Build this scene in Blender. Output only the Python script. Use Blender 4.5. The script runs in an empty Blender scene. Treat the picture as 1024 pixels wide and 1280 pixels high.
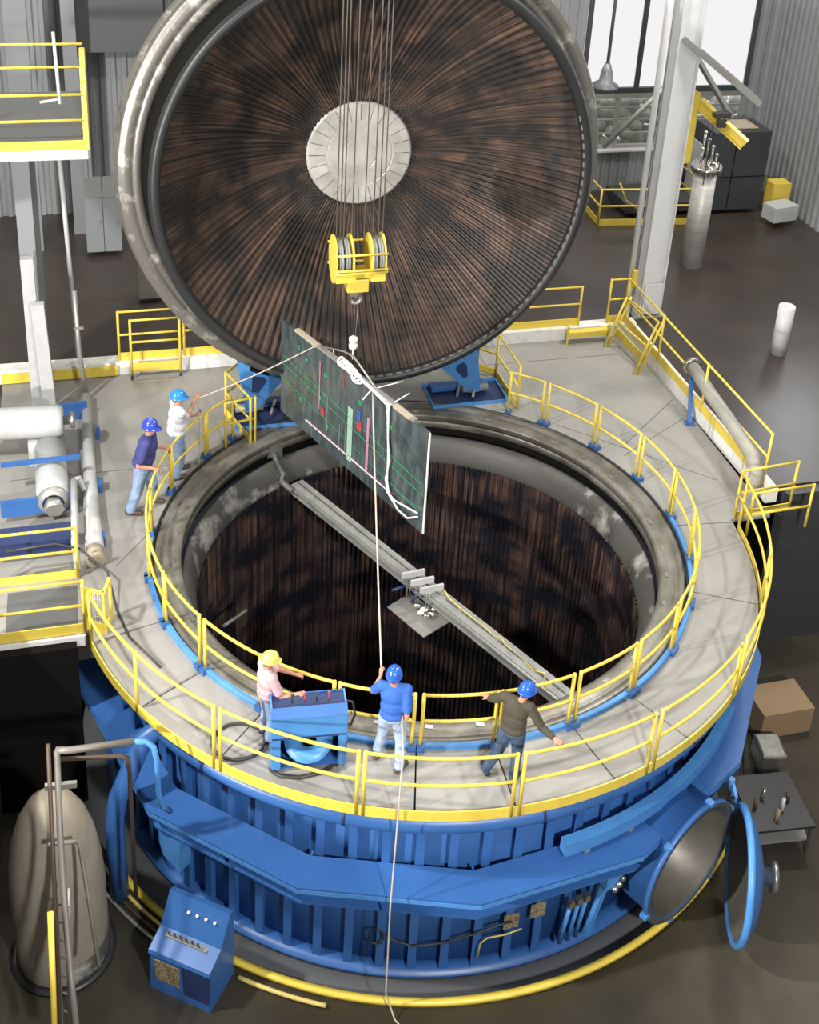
import bpy, bmesh, math, random
from math import sin, cos, pi, radians as rad, atan2, hypot, sqrt
from mathutils import Vector as V, Matrix, noise
random.seed(7)
scn = bpy.context.scene
C = scn.collection

# ---------------------------------------------------------------- camera
PITCH, ROLL, YAW = 0.4313, 0.0663, -0.0099
CAM = V((0, -18.993, 14.637))
F = V((sin(YAW)*cos(PITCH), cos(YAW)*cos(PITCH), -sin(PITCH)))
R_ = V((cos(YAW), -sin(YAW), 0)); U_ = R_.cross(F)
RX = cos(ROLL)*R_ + sin(ROLL)*U_; UX = -sin(ROLL)*R_ + cos(ROLL)*U_
cam_d = bpy.data.cameras.new('camera'); cam = bpy.data.objects.new('camera', cam_d); C.objects.link(cam)
cam.matrix_world = Matrix(((RX.x, UX.x, -F.x, CAM.x), (RX.y, UX.y, -F.y, CAM.y), (RX.z, UX.z, -F.z, CAM.z), (0, 0, 0, 1)))
cam_d.sensor_fit = 'HORIZONTAL'; cam_d.sensor_width = 36; cam_d.lens = 1545.8/1024*36
cam_d.shift_x = (512-538.24)/1024; cam_d.shift_y = (321.45-640)/1024*1.0
cam_d.clip_end = 300; cam_d.clip_start = .5
scn.camera = cam

# ---------------------------------------------------------------- world, lights, exposure
scn.view_settings.view_transform = 'Standard'; scn.view_settings.look = 'None'
scn.view_settings.exposure = 0.0; scn.view_settings.gamma = 1; scn.view_settings.use_curve_mapping = False
w = bpy.data.worlds.new('world'); scn.world = w; w.use_nodes = True
bg = w.node_tree.nodes['Background']; bg.inputs[0].default_value = (1, .97, .98, 1); bg.inputs[1].default_value = 1.15

def area(name, loc, target, size, power, col=(1, 1, 1), sy=None):
    l = bpy.data.lights.new(name, 'AREA'); l.size = size; l.energy = power; l.color = col
    if sy: l.shape = 'RECTANGLE'; l.size_y = sy
    o = bpy.data.objects.new(name, l); C.objects.link(o); o.location = loc
    o.rotation_euler = (V(target)-V(loc)).to_track_quat('-Z', 'Y').to_euler(); return o
area('photo_flash', (-13.6, -15.5, 6.0), (0, 2, 3.5), 0.5, 3900, (1, .96, .91))
area('key_lamp', (-13, -9.5, 15), (0, 0, 0), .8, 3800, (1, .96, .90))
area('back_lamp', (9, 7, 19), (0, -2, 0), 1.2, 1500, (1, .96, .9))
area('fill_right', (5.5, -19.5, 12.5), (1.0, -5, -2.5), .9, 3600, (1, .97, .94))  # added fill light that brightens the lower shell
for i, (x, y, p) in enumerate(((-9, 9, 1500), (2, 13, 1300), (11, 8, 1200), (-4, 0, 500), (8, -6, 600), (-4, -14, 400))):
    area('ceiling_fill', (x, y, 22), (x, y, 0), 2.2, p, (1, .95, .86))  # unseen overhead lamps added to fill the hall
area('window_daylight', (12.3, 13.0, 6.5), (4, 2, 0), 5, 350, (.93, .97, 1), 3)

# ---------------------------------------------------------------- building frame (turned 17.2 deg)
AB = rad(17.2)
def B(u, v, z=0.0): return V((u*cos(AB)-v*sin(AB), u*sin(AB)+v*cos(AB), z))
def at(px, py, dep):                                   # a point seen at a pixel of the 1024x1280 frame, at a depth
    return CAM + (F + RX*((px-538.24)/1545.8) - UX*((py-321.45)/1545.8))*dep
def onz(px, py, z):
    v = F + RX*((px-538.24)/1545.8) - UX*((py-321.45)/1545.8); return CAM + v*((z-CAM.z)/v.z)

# ---------------------------------------------------------------- materials
def srgb(c): return tuple((x/12.92 if x <= .04045 else ((x+.055)/1.055)**2.4) for x in c)
def hexc(h): return srgb(tuple(int(h[i:i+2], 16)/255 for i in (0, 2, 4)))
def mat(name, col, rough=.5, metal=0.0, col2=None, scale=3, lo=.4, hi=.6, bump=0, bscale=30, detail=5, stretch=None, uv=False, spec=.5, coat=0):
    m = bpy.data.materials.new(name); m.use_nodes = True; n = m.node_tree.nodes; L = m.node_tree.links
    b = n['Principled BSDF']; b.inputs['Roughness'].default_value = rough; b.inputs['Metallic'].default_value = metal
    b.inputs['Specular IOR Level'].default_value = spec; b.inputs['Coat Weight'].default_value = coat
    b.inputs['Base Color'].default_value = (*col, 1)
    tc = n.new('ShaderNodeTexCoord'); src = tc.outputs['UV' if uv else 'Object']
    if stretch:
        mp = n.new('ShaderNodeMapping'); mp.inputs['Scale'].default_value = stretch; L.new(src, mp.inputs[0]); src = mp.outputs[0]
    if col2:
        t = n.new('ShaderNodeTexNoise'); t.inputs['Scale'].default_value = scale; t.inputs['Detail'].default_value = detail
        t.inputs['Roughness'].default_value = .6
        L.new(src, t.inputs[0]); r = n.new('ShaderNodeValToRGB'); r.color_ramp.elements[0].position = lo; r.color_ramp.elements[1].position = hi
        r.color_ramp.elements[0].color = (*col, 1); r.color_ramp.elements[1].color = (*col2, 1)
        L.new(t.outputs[0], r.inputs[0]); L.new(r.outputs[0], b.inputs['Base Color'])
    if bump:
        t = n.new('ShaderNodeTexNoise'); t.inputs['Scale'].default_value = bscale; L.new(src, t.inputs[0])
        bp = n.new('ShaderNodeBump'); bp.inputs['Strength'].default_value = bump; bp.inputs['Distance'].default_value = .02
        L.new(t.outputs[0], bp.inputs['Height']); L.new(bp.outputs[0], b.inputs['Normal'])
    return m
M = {}
M['yellow'] = mat('yellow_paint', (.76, .585, .085), .4, 0, (.60, .44, .05), 2.5, .5, .8)
M['blue'] = mat('blue_paint', (.040, .135, .385), .38, 0, (.032, .110, .32), 1.2, .35, .7)
M['ltblue'] = mat('light_blue_paint', (.075, .26, .60), .4, 0, (.05, .19, .48), 2, .45, .75)
M['dkblue'] = mat('dark_blue_paint', (.018, .035, .11), .5)
M['concrete'] = mat('deck_plate', (.31, .303, .283), .62, 0, (.25, .245, .23), .9, .3, .7, .12, 60, 8)
M['brownfloor'] = mat('sealed_brown_floor', (.050, .040, .034), .32, 0, (.034, .027, .023), .5, .3, .7, .05, 3)
M['pitfloor'] = mat('pit_floor', (.095, .085, .062), .55, 0, (.06, .052, .04), .8, .3, .7, .1, 20)
M['curb'] = mat('white_painted_curb', (.78, .78, .76), .5, 0, (.58, .57, .55), 4, .5, .8)
M['steel'] = mat('worn_steel_flange', (.15, .14, .115), .40, .35, (.26, .25, .22), 1.6, .4, .66, .15, 14, 8)
M['lidsteel'] = mat('scuffed_lid_flange', (.20, .19, .17), .36, .45, (.60, .58, .54), 2.6, .55, .72, .2, 10, 9)
M['steelb'] = mat('bare_brown_steel', (.13, .12, .10), .42, .4, (.20, .185, .16), 1.1, .35, .7, .1, 6)
M['bright'] = mat('bright_steel', (.55, .54, .50), .28, .9, (.34, .33, .30), 5, .35, .7)
M['plate'] = mat('brushed_plate', (.42, .405, .37), .36, .35, (.66, .64, .59), 1.3, .35, .65, .04, 8)
M['silver'] = mat('matte_silver_wrap', (.50, .49, .46), .42, .35, (.62, .61, .58), 2, .4, .6, .3, 9, stretch=(1, 1, 6))
M['greysteel'] = mat('grey_beam', (.32, .33, .315), .5, .15, (.24, .25, .24), 4, .4, .7)
M['galv'] = mat('galvanised', (.36, .36, .34), .42, .5)
M['black'] = mat('black_rubber', (.022, .023, .025), .42)
M['void'] = mat('void_shade_black', (.008, .0075, .007), .9, spec=.1)  # near-black for seams, and for shade of gaps and recesses put into colour
M['header'] = mat('header_ring', (.10, .098, .09), .5, .2, (.52, .51, .48), .9, .56, .66, .25, 12, 10)
M['finb'] = None
M['white'] = mat('white_paint', (.50, .51, .51), .42, 0, (.42, .42, .42), 3, .45, .8)
M['colwhite'] = mat('column_white', (.78, .79, .80), .4, 0, (.68, .69, .70), 2, .5, .8)
M['beige'] = mat('beige_lagging', (.36, .35, .31), .55, 0, (.30, .29, .26), 3, .4, .7)
M['railgrey'] = mat('dull_handrail', (.20, .185, .165), .5, .2)
M['cream'] = mat('lagged_tank', (.27, .235, .18), .6, 0, (.31, .275, .22), 3, .4, .7, .3, 5)
M['greypaint'] = mat('grey_blue_wall', (.23, .245, .255), .55)
M['locker'] = mat('locker_grey', (.27, .29, .31), .45)
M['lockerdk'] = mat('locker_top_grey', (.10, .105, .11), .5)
M['darkcab'] = mat('dark_grey_cabinet', (.045, .048, .053), .45)
M['wood'] = mat('pale_board', (.42, .36, .27), .7)
M['tag'] = mat('paper_tag', (.30, .25, .15), .8, 0, (.12, .10, .05), 24, .45, .55)
M['rope'] = mat('pale_rope', (.52, .45, .37), .8)
M['ropew'] = mat('white_rope', (.80, .79, .75), .8)
M['cable'] = mat('wire_rope', (.22, .19, .165), .5, .5)
M['hose'] = mat('black_hose', (.035, .033, .032), .5)
M['yhose'] = mat('yellow_hose', (.65, .52, .16), .5)
M['skin'] = mat('skin', (.55, .27, .18), .5, 0, (.46, .21, .14), 9, .4, .7)
M['hair'] = mat('hair', (.06, .04, .025), .6)
M['eye'] = mat('eye', (.05, .04, .035), .2)
M['jeans'] = mat('light_denim', (.25, .34, .50), .8, 0, (.17, .24, .38), 7, .4, .7, .5, 12)
M['jeansp'] = mat('pale_denim', (.40, .50, .66), .8, 0, (.30, .39, .56), 7, .4, .7, .5, 12)
M['jeansd'] = mat('dark_denim', (.04, .07, .13), .8, 0, (.075, .12, .19), 5, .45, .7, .5, 12)
def cloth(n, c): return mat(n, c, .85, 0, tuple(x*.8 for x in c), 6, .4, .7, .6, 9)
M['purple'] = cloth('navy_purple_cotton', (.050, .055, .21)); M['wshirt'] = cloth('white_cotton', (.72, .72, .78))
M['pink'] = cloth('pink_cotton', (.62, .37, .40)); M['bshirt'] = cloth('blue_cotton', (.035, .13, .50)); M['olive'] = cloth('olive_cotton', (.065, .056, .040))
M['shoe'] = mat('brown_leather', (.07, .045, .03), .5); M['shoed'] = mat('dark_leather', (.02, .022, .03), .5)
M['hatb'] = mat('blue_hard_hat', (.025, .11, .52), .22, coat=.3); M['hatl'] = mat('light_blue_hard_hat', (.03, .22, .56), .22, coat=.3)
M['hatd'] = mat('dark_blue_hard_hat', (.03, .06, .40), .22, coat=.3); M['haty'] = mat('yellow_hard_hat', (.74, .74, .17), .3, coat=.3)
M['film'] = None
M['green'] = mat('green_tape', (.03, .30, .11), .5); M['pinkt'] = mat('pink_tape', (.42, .20, .30), .5); M['redt'] = mat('red_tape', (.40, .04, .05), .5)
M['paleg'] = mat('pale_green_sheet', (.28, .42, .34), .6); M['bluet'] = mat('blue_tape', (.04, .09, .33), .5)
M['lamp'] = mat('grey_lamp', (.25, .26, .28), .4, .4)
M['red'] = mat('red_plastic', (.5, .03, .03), .4)
M['carton'] = mat('cardboard', (.28, .19, .11), .8)
M['green2'] = mat('washed_foliage', (.80, .86, .66), .9, 0, (.95, .96, .92), 2.2, .35, .55, 0, 30, 8)  # leaf colour raised toward white to imitate overexposed daylight

def stripes_mat(name, brown, dark, nx=110):
    """blackened copper-brown fins: UV.x runs across the fins, UV.y along them"""
    m = bpy.data.materials.new(name); m.use_nodes = True; n = m.node_tree.nodes; L = m.node_tree.links; b = n['Principled BSDF']
    b.inputs['Roughness'].default_value = .52; b.inputs['Metallic'].default_value = .2; b.inputs['Specular IOR Level'].default_value = .35
    tc = n.new('ShaderNodeTexCoord')
    def noise_(sc, s, det=3):
        mp = n.new('ShaderNodeMapping'); mp.inputs['Scale'].default_value = sc; L.new(tc.outputs['UV'], mp.inputs[0])
        t = n.new('ShaderNodeTexNoise'); t.inputs['Scale'].default_value = s; t.inputs['Detail'].default_value = det; L.new(mp.outputs[0], t.inputs[0]); return t.outputs[0]
    a = noise_((nx, 1.2, 1), 1.0, 4); c = noise_((24, 5, 1), 1.0, 5)
    def ramp(src, lo, hi):
        r = n.new('ShaderNodeMapRange'); r.inputs[1].default_value = lo; r.inputs[2].default_value = hi; L.new(src, r.inputs[0]); return r.outputs[0]
    mul = n.new('ShaderNodeMath'); mul.operation = 'MULTIPLY'; L.new(ramp(a, .38, .62), mul.inputs[0]); L.new(ramp(c, .40, .60), mul.inputs[1])
    mx = n.new('ShaderNodeMix'); mx.data_type = 'RGBA'; mx.inputs[6].default_value = (*dark, 1); mx.inputs[7].default_value = (*brown, 1)
    L.new(mul.outputs[0], mx.inputs[0]); L.new(mx.outputs[2], b.inputs['Base Color']); return m
M['finb'] = stripes_mat('brown_black_fins', (.15, .095, .067), (.030, .027, .026), 300)
M['fincyl'] = stripes_mat('deep_brown_fins', (.17, .098, .072), (.016, .016, .024), 440)

def film_mat():
    m = mat('clear_wrap_over_dark_board', (.040, .055, .060), .2, 0, (.085, .11, .115), 2.2, .42, .66, 1.0, 3.2, 6, coat=.5, stretch=(3, 3, .8))
    return m
M['film'] = film_mat()
def corr_mat():
    m = mat('corrugated_siding', (.27, .285, .295), .5); n = m.node_tree.nodes; L = m.node_tree.links
    return m
M['siding'] = corr_mat()
mg = bpy.data.materials.new('window_glass'); mg.use_nodes = True
g = mg.node_tree.nodes['Principled BSDF']; g.inputs['Transmission Weight'].default_value = 1; g.inputs['Roughness'].default_value = .02; g.inputs['IOR'].default_value = 1.02
M['glass'] = mg

# ---------------------------------------------------------------- geometry helpers
W = {}
def box(bm, c, s, rot=None):
    """box of size s centred at c, rot = 3x3 matrix or angle about z"""
    if rot is None: rot = Matrix.Identity(3)
    elif isinstance(rot, (int, float)): rot = Matrix.Rotation(rot, 3, 'Z')
    vs = [bm.verts.new(V(c) + rot @ V((x*s[0]/2, y*s[1]/2, z*s[2]/2))) for x in (-1, 1) for y in (-1, 1) for z in (-1, 1)]
    for f in ((0, 1, 3, 2), (4, 6, 7, 5), (0, 4, 5, 1), (2, 3, 7, 6), (0, 2, 6, 4), (1, 5, 7, 3)): bm.faces.new([vs[i] for i in f])
def frame_of(d, up=V((0, 0, 1))):
    d = V(d).normalized()
    if abs(d.dot(up)) > .98: up = V((0, 1, 0))
    x = d.cross(up).normalized(); y = x.cross(d).normalized(); return x, y, d
def beam(bm, p0, p1, w_, h, up=V((0, 0, 1))):
    p0, p1 = V(p0), V(p1); x, y, d = frame_of(p1-p0, V(up))
    r = Matrix((x, y, d)).transposed(); box(bm, (p0+p1)/2, (w_, h, (p1-p0).length), r)
def ibeam(bm, p0, p1, w_, h, t=.02, up=V((0, 0, 1))):
    p0, p1 = V(p0), V(p1); x, y, d = frame_of(p1-p0, V(up)); r = Matrix((x, y, d)).transposed(); Ln = (p1-p0).length; c = (p0+p1)/2
    box(bm, c+y*(h/2-t/2), (w_, t, Ln), r); box(bm, c-y*(h/2-t/2), (w_, t, Ln), r); box(bm, c, (t, h-2*t, Ln), r)
def tube(bm, pts, r, seg=10, closed=False, caps=True):
    pts = [V(p) for p in pts]; n = len(pts); rings = []; x = None
    rs = r if isinstance(r, (list, tuple)) else [r]*n
    for i, p in enumerate(pts):
        if closed: d = (pts[(i+1) % n]-pts[i-1])
        else: d = pts[min(i+1, n-1)]-pts[max(i-1, 0)]
        d.normalize()
        if x is None: x = frame_of(d)[0]
        else:
            x = x - d*x.dot(d)
            if x.length < 1e-5: x = frame_of(d)[0]
            x.normalize()
        y = d.cross(x)
        k = 1.0
        if (closed or 0 < i < n-1):
            a = (pts[i]-pts[i-1]).normalized(); b_ = (pts[(i+1) % n]-pts[i]).normalized(); k = 1/max(.75, sqrt(max(0, (1+a.dot(b_))/2)))
        rings.append([bm.verts.new(p + (x*cos(2*pi*j/seg)+y*sin(2*pi*j/seg))*rs[i]*k) for j in range(seg)])
    m = n if closed else n-1
    for i in range(m):
        a, b_ = rings[i], rings[(i+1) % n]
        for j in range(seg): 
            f = bm.faces.new((a[j], a[(j+1) % seg], b_[(j+1) % seg], b_[j])); f.smooth = True
    if caps and not closed:
        bm.faces.new(rings[0][::-1]); bm.faces.new(rings[-1])
def cyl(bm, p0, p1, r, seg=24, r2=None):
    tube(bm, [p0, p1], [r, r if r2 is None else r2], seg)
def lathe(bm, prof, c=(0, 0, 0), axis=None, a0=0, a1=2*pi, n=96, uvl=None, smooth=True, closed_prof=False, uvrep=1.0):
    """profile of (radius, height) turned about an axis (default z)"""
    c = V(c); full = abs(a1-a0-2*pi) < 1e-6
    if axis is None: ex, ey, ez = V((1, 0, 0)), V((0, 1, 0)), V((0, 0, 1))
    else:
        ez = V(axis).normalized(); ex = V((-ez.y, ez.x, 0)) if abs(ez.z) < .99 else V((1, 0, 0)); ex.normalize(); ey = ez.cross(ex)
    cols = []
    for i in range(n if full else n+1):
        t = a0+(a1-a0)*i/n
        cols.append([bm.verts.new(c+(ex*cos(t)+ey*sin(t))*r+ez*h) for r, h in prof])
    N = len(cols); P = len(prof)
    for i in range(n):
        A_, B_ = cols[i], cols[(i+1) % N]
        for j in range(P if closed_prof else P-1):
            k = (j+1) % P
            try: f = bm.faces.new((A_[j], B_[j], B_[k], A_[k]))
            except ValueError: continue
            f.smooth = smooth
            if uvl is not None:
                uvs = [(i/n, prof[j][1]), ((i+1)/n, prof[j][1]), ((i+1)/n, prof[k][1]), (i/n, prof[k][1])]
                for lp, q in zip(f.loops, uvs): lp[uvl].uv = (q[0]*uvrep, j/(P-1)*3 if q[1] == prof[j][1] else (j+1)/(P-1)*3)
    if not full and closed_prof:
        bm.faces.new(cols[0]); bm.faces.new(cols[-1][::-1])
def prism(bm, pts, z0, z1):
    lo = [bm.verts.new((p[0], p[1], z0)) for p in pts]; hi = [bm.verts.new((p[0], p[1], z1)) for p in pts]; n = len(pts)
    bm.faces.new(lo[::-1]); bm.faces.new(hi)
    for i in range(n): bm.faces.new((lo[i], lo[(i+1) % n], hi[(i+1) % n], hi[i]))
def plate3(bm, pts, nrm, th):
    n_ = V(nrm).normalized()*th/2; a = [bm.verts.new(V(p)-n_) for p in pts]; b_ = [bm.verts.new(V(p)+n_) for p in pts]; k = len(pts)
    bm.faces.new(a[::-1]); bm.faces.new(b_)
    for i in range(k): bm.faces.new((a[i], a[(i+1) % k], b_[(i+1) % k], b_[i]))
def ball(bm, c, r, seg=14, scale=(1, 1, 1), rot=None):
    m = Matrix.Translation(V(c)) @ (rot.to_4x4() if rot else Matrix.Identity(4)) @ Matrix.Diagonal((*[r*s for s in scale], 1))
    res = bmesh.ops.create_uvsphere(bm, u_segments=seg, v_segments=max(6, seg*2//3), radius=1, matrix=m)
    for v in res['verts']:
        for f in v.link_faces: f.smooth = True
def arc(r, a0, a1, z, n, c=(0, 0)):                    # degrees, measured from -y towards +x
    return [V((c[0]+r*sin(rad(a0+(a1-a0)*i/n)), c[1]-r*cos(rad(a0+(a1-a0)*i/n)), z)) for i in range(n+1)]
def pol(r, a, z=0.0): return V((r*sin(rad(a)), -r*cos(rad(a)), z))

def link(o, parent):
    C.objects.link(o)
    if parent is not None: o.parent = parent
def thing(name, label, cat, loc=(0, 0, 0), rz=0, group=None):
    o = bpy.data.objects.new(name, None); C.objects.link(o); o.location = loc; o.rotation_euler = (0, 0, rz); o.empty_display_size = .1
    o['label'] = label; o['category'] = cat
    if group: o['group'] = group
    W[o.name] = Matrix.Translation(V(loc)) @ Matrix.Rotation(rz, 4, 'Z'); return o
def obj(name, bm, m, parent=None, label=None, fix=True):
    me = bpy.data.meshes.new(name)
    if fix: bmesh.ops.recalc_face_normals(bm, faces=bm.faces)
    bm.to_mesh(me); bm.free(); me.materials.append(M[m] if isinstance(m, str) else m)
    o = bpy.data.objects.new(name, me)
    if parent is not None:
        w_ = W[parent.name]; me.transform(w_.inverted()); W_par = w_
    else: W_par = Matrix.Identity(4)
    link(o, parent); W[o.name] = W_par
    if label: o['label'] = label
    return o
def tag(o, label, cat, group=None, kind=None):
    """a thing of one mesh: the origin is moved to the foot of its mesh"""
    me = o.data; xs = [v.co for v in me.vertices]
    c = V(((min(p.x for p in xs)+max(p.x for p in xs))/2, (min(p.y for p in xs)+max(p.y for p in xs))/2, min(p.z for p in xs)))
    me.transform(Matrix.Translation(-c)); o.location = c
    o['label'] = label; o['category'] = cat
    if group: o['group'] = group
    if kind: o['kind'] = kind
    return o
def struct(name, bm, m, label=None, fix=True):
    o = obj(name, bm, m, None, None, fix); o['kind'] = 'structure'
    if label: o['label'] = label
    return o
def NB(): return bmesh.new()
def bevel(bm, w_=.01):
    bmesh.ops.bevel(bm, geom=list(bm.edges), offset=w_, segments=2, affect='EDGES', clamp_overlap=True, profile=.5)

# ================================================================ SETTING
CURBZ = .31
# deck around the vessel: sectors with open joints, then the square landing behind
R_IN, R_OUT = 5.0, 6.24
def deck():
    bm = NB()
    joints = [-58, -42, -26.7, 1.6, 15.3, 30.4, 44.6, 79.6, 102]
    edge = [B(-6.1, -1.3), B(-7.8, -1.3), B(-7.8, 7.1), B(7.25, 7.1), B(7.1, -.5), B(6.25, -.5)]
    def outer(a):                                      # outer boundary of the deck in direction a
        if -60 <= a <= 100: return pol(R_OUT, a)
        d = pol(1, a); best = None
        P = [pol(R_OUT, -60)] + edge + [pol(R_OUT, 100)]
        for i in range(len(P)-1):
            p, q = P[i], P[i+1]; e = q-p; den = d.x*e.y-d.y*e.x
            if abs(den) < 1e-9: continue
            t = (p.x*e.y-p.y*e.x)/den; s = (p.x*d.y-p.y*d.x)/den
            if t > 0 and -1e-6 <= s <= 1+1e-6 and (best is None or t > best): best = t
        return d*(best or R_OUT)
    corners = [math.degrees(atan2(p.x, -p.y)) % 360 for p in edge]
    # holes for the hinge pits are left out of the landing: pits are built as sunken boxes on top edges
    a_list = sorted(set([x*1.5-60 for x in range(241)] + joints + [c if c < 300 else c-360 for c in corners]))
    a_list = [a for a in a_list if -60 <= a <= 300]
    g_ = .13
    for i in range(len(a_list)-1):
        a, b_ = a_list[i], a_list[i+1]
        aa = a + (g_ if a in joints else 0); bb = b_ - (g_ if b_ in joints else 0)
        po, qo = outer(aa), outer(bb); pi_, qi = pol(R_IN, aa), pol(R_IN, bb)
        top = [bm.verts.new((p.x, p.y, 0)) for p in (pi_, po, qo, qi)]; bot = [bm.verts.new((p.x, p.y, -.06)) for p in (pi_, po, qo, qi)]
        bm.faces.new(top); bm.faces.new(bot[::-1])
        bm.faces.new((top[1], bot[1], bot[2], top[2])); bm.faces.new((top[0], top[3], bot[3], bot[0]))
        if a in joints or i == 0: bm.faces.new((top[0], bot[0], bot[1], top[1]))
        if b_ in joints or i == len(a_list)-2: bm.faces.new((top[3], top[2], bot[2], bot[3]))
    bmesh.ops.remove_doubles(bm, verts=bm.verts, dist=1e-5)
    return struct('floor', bm, 'concrete', 'pale grey deck around the round opening')
deck()
# seam lines of the landing plates (narrow gaps filled with dark sealant)
bm = NB()
for p, q in ((B(-7.5, 3.3), B(-4.3, 3.3)), (B(-5.6, .3), B(-3.9, 2.6)), (B(3.2, 7.0), B(3.2, 4.4)), (B(7.0, 3.2), B(5.0, 2.0)), (B(2.2, 6.2), B(6.9, 6.2)), (B(4.0, 3.4), B(6.6, .8)), (B(5.2, 2.4), B(7.1, 4.0))):
    beam(bm, p+V((0, 0, .0015)), q+V((0, 0, .0015)), .018, .003)
struct('trim_1', bm, 'lockerdk')
# upper brown floor
bm = NB()
prism(bm, [B(-34, 7.45), B(-34, 16.3), B(34, 16.3), B(34, .0), B(7.45, .0), B(7.45, 7.45)], CURBZ-.12, CURBZ)
struct('floor', bm, 'brownfloor', 'brown sealed floor beyond the white curb')
bm = NB()
lathe(bm, [(6.6, -4.1), (34, -4.1), (34, -3.6), (6.6, -3.6)], n=120, closed_prof=True)
struct('floor', bm, 'pitfloor', 'lower floor round the foot of the vessel')
# retaining walls under the upper floor, then a light blocker out of view
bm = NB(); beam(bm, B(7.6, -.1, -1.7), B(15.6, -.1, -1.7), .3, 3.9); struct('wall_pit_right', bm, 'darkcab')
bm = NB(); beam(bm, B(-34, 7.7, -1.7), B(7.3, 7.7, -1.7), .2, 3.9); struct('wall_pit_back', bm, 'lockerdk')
bm = NB(); beam(bm, B(-6.3, -1.45, -1.85), B(-17, -1.45, -1.85), .2, 3.5); struct('wall_pit_left', bm, 'void')  # void black puts the pit's shade into the wall colour
bm = NB(); beam(bm, B(-7.85, -1.5, -1.25), B(-7.85, -22, -1.25), .25, 4.9); struct('wall_light_block', bm, 'lockerdk')  # unseen wall added to keep the flash off the lower left
# white curb behind and to the right
bm = NB(); beam(bm, B(-8.3, 7.27, CURBZ/2), B(7.5, 7.27, CURBZ/2), .34, CURBZ+.02); struct('trim_2', bm, 'curb', 'white curb behind the deck')
bm = NB(); beam(bm, B(7.33, -.1, CURBZ/2), B(7.33, 7.1, CURBZ/2), .26, CURBZ+.02); struct('trim_3', bm, 'curb', 'white curb right of the deck')

# back wall: corrugated siding with window band
WV = 16.0
def corrugated(bm, u0, u1, z0, z1, v, pitch=.3, dep=.06, axis='u', flip=1):
    n = int(abs(u1-u0)/pitch); s = (u1-u0)/n; pr = []
    for i in range(n):
        for k, d in ((0, 0), (.35, 0), (.5, dep), (.85, dep)): pr.append((u0+(i+k)*s, d))
    pr.append((u1, 0)); prev = None
    for a, d in pr:
        p = (B(a, v-d*flip, z0), B(a, v-d*flip, z1)) if axis == 'u' else (B(v-d*flip, a, z0), B(v-d*flip, a, z1))
        cur = [bm.verts.new(x) for x in p]
        if prev: bm.faces.new((prev[0], cur[0], cur[1], prev[1]))
        prev = cur
bm = NB(); corrugated(bm, -24, 9.0, CURBZ, 24, WV); corrugated(bm, 9.0, 14.75, CURBZ, 1.72, WV); corrugated(bm, 9.0, 14.75, 8.6, 24, WV); corrugated(bm, 14.75, 15.6, CURBZ, 24, WV)
struct('wall_back', bm, 'siding')
bm = NB(); corrugated(bm, 16.1, -24.0, CURBZ-4.2, 24, 15.6, axis='v'); struct('wall_right', bm, 'siding')
bm = NB(); box(bm, B(-24, -4, 9), (.3, 42, 30), AB); struct('wall_left', bm, 'greypaint')
bm = NB(); box(bm, B(0, -4, 24.2), (60, 42, .3), AB); struct('ceiling', bm, 'greypaint')
bm = NB(); box(bm, B(0, -24, 9), (60, .3, 30), AB); struct('wall_front', bm, 'greypaint')
# windows
def window(n, z0, z1, us, hz, gz=True):
    bm = NB(); u0, u1 = us[0], us[-1]
    for u in us: beam(bm, B(u, WV, z0), B(u, WV, z1), .16, .12, V((0, 0, 1)))
    for z in [z0, z1]: beam(bm, B(u0, WV, z), B(u1, WV, z), .14, .16)
    for z in hz: beam(bm, B(u0, WV+.02, z), B(u1, WV+.02, z), .05, .05)
    f = struct('window_%d' % n, bm, 'darkcab' if n == 2 else 'galv')
    for i in range(len(us)-1):
        b2 = NB(); beam(b2, B(us[i]+.08, WV+.03, (z0+z1)/2), B(us[i+1]-.08, WV+.03, (z0+z1)/2), .01, z1-z0-.1)
        p = obj('pane', b2, 'glass', f)
window(1, 1.75, 3.45, [9.1, 10.35, 12.6, 14.7], [2.2, 2.65, 3.05])
window(2, 3.62, 8.5, [9.1, 10.9, 12.75, 14.7], [])
bm = NB(); beam(bm, B(9, WV-.16, 1.70), B(14.7, WV-.16, 1.70), .3, .05); struct('trim_4', bm, 'white')
# hedge outside the lower window
bm = NB()
for i in range(34):
    for j in range(7): ball(bm, B(7.6+i*.27+random.uniform(-.1, .1), 17.7+random.uniform(0, .5), .5+j*.36+random.uniform(-.12, .12)), random.uniform(.22, .34), 7, (1, 1, .8))
tag(obj('hedge', bm, 'green2'), 'green hedge seen through the lower window band', 'hedge', kind='stuff')
# back wall columns on the left
for i, (u, w_) in enumerate(((-7.25, .55), (-6.0, .35))):
    bm = NB(); beam(bm, B(u, 13.6+i, CURBZ), B(u, 13.6+i, 23), w_, .3, B(0, 1)); struct('trim_%d' % (5+i), bm, 'greypaint')
bm = NB(); box(bm, B(-4.85, 15.5, 7.3), (2.6, .6, 4.1), AB); tag(obj('air_duct', bm, 'lockerdk'), 'dark grey duct box on the upper left back wall', 'duct')

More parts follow.
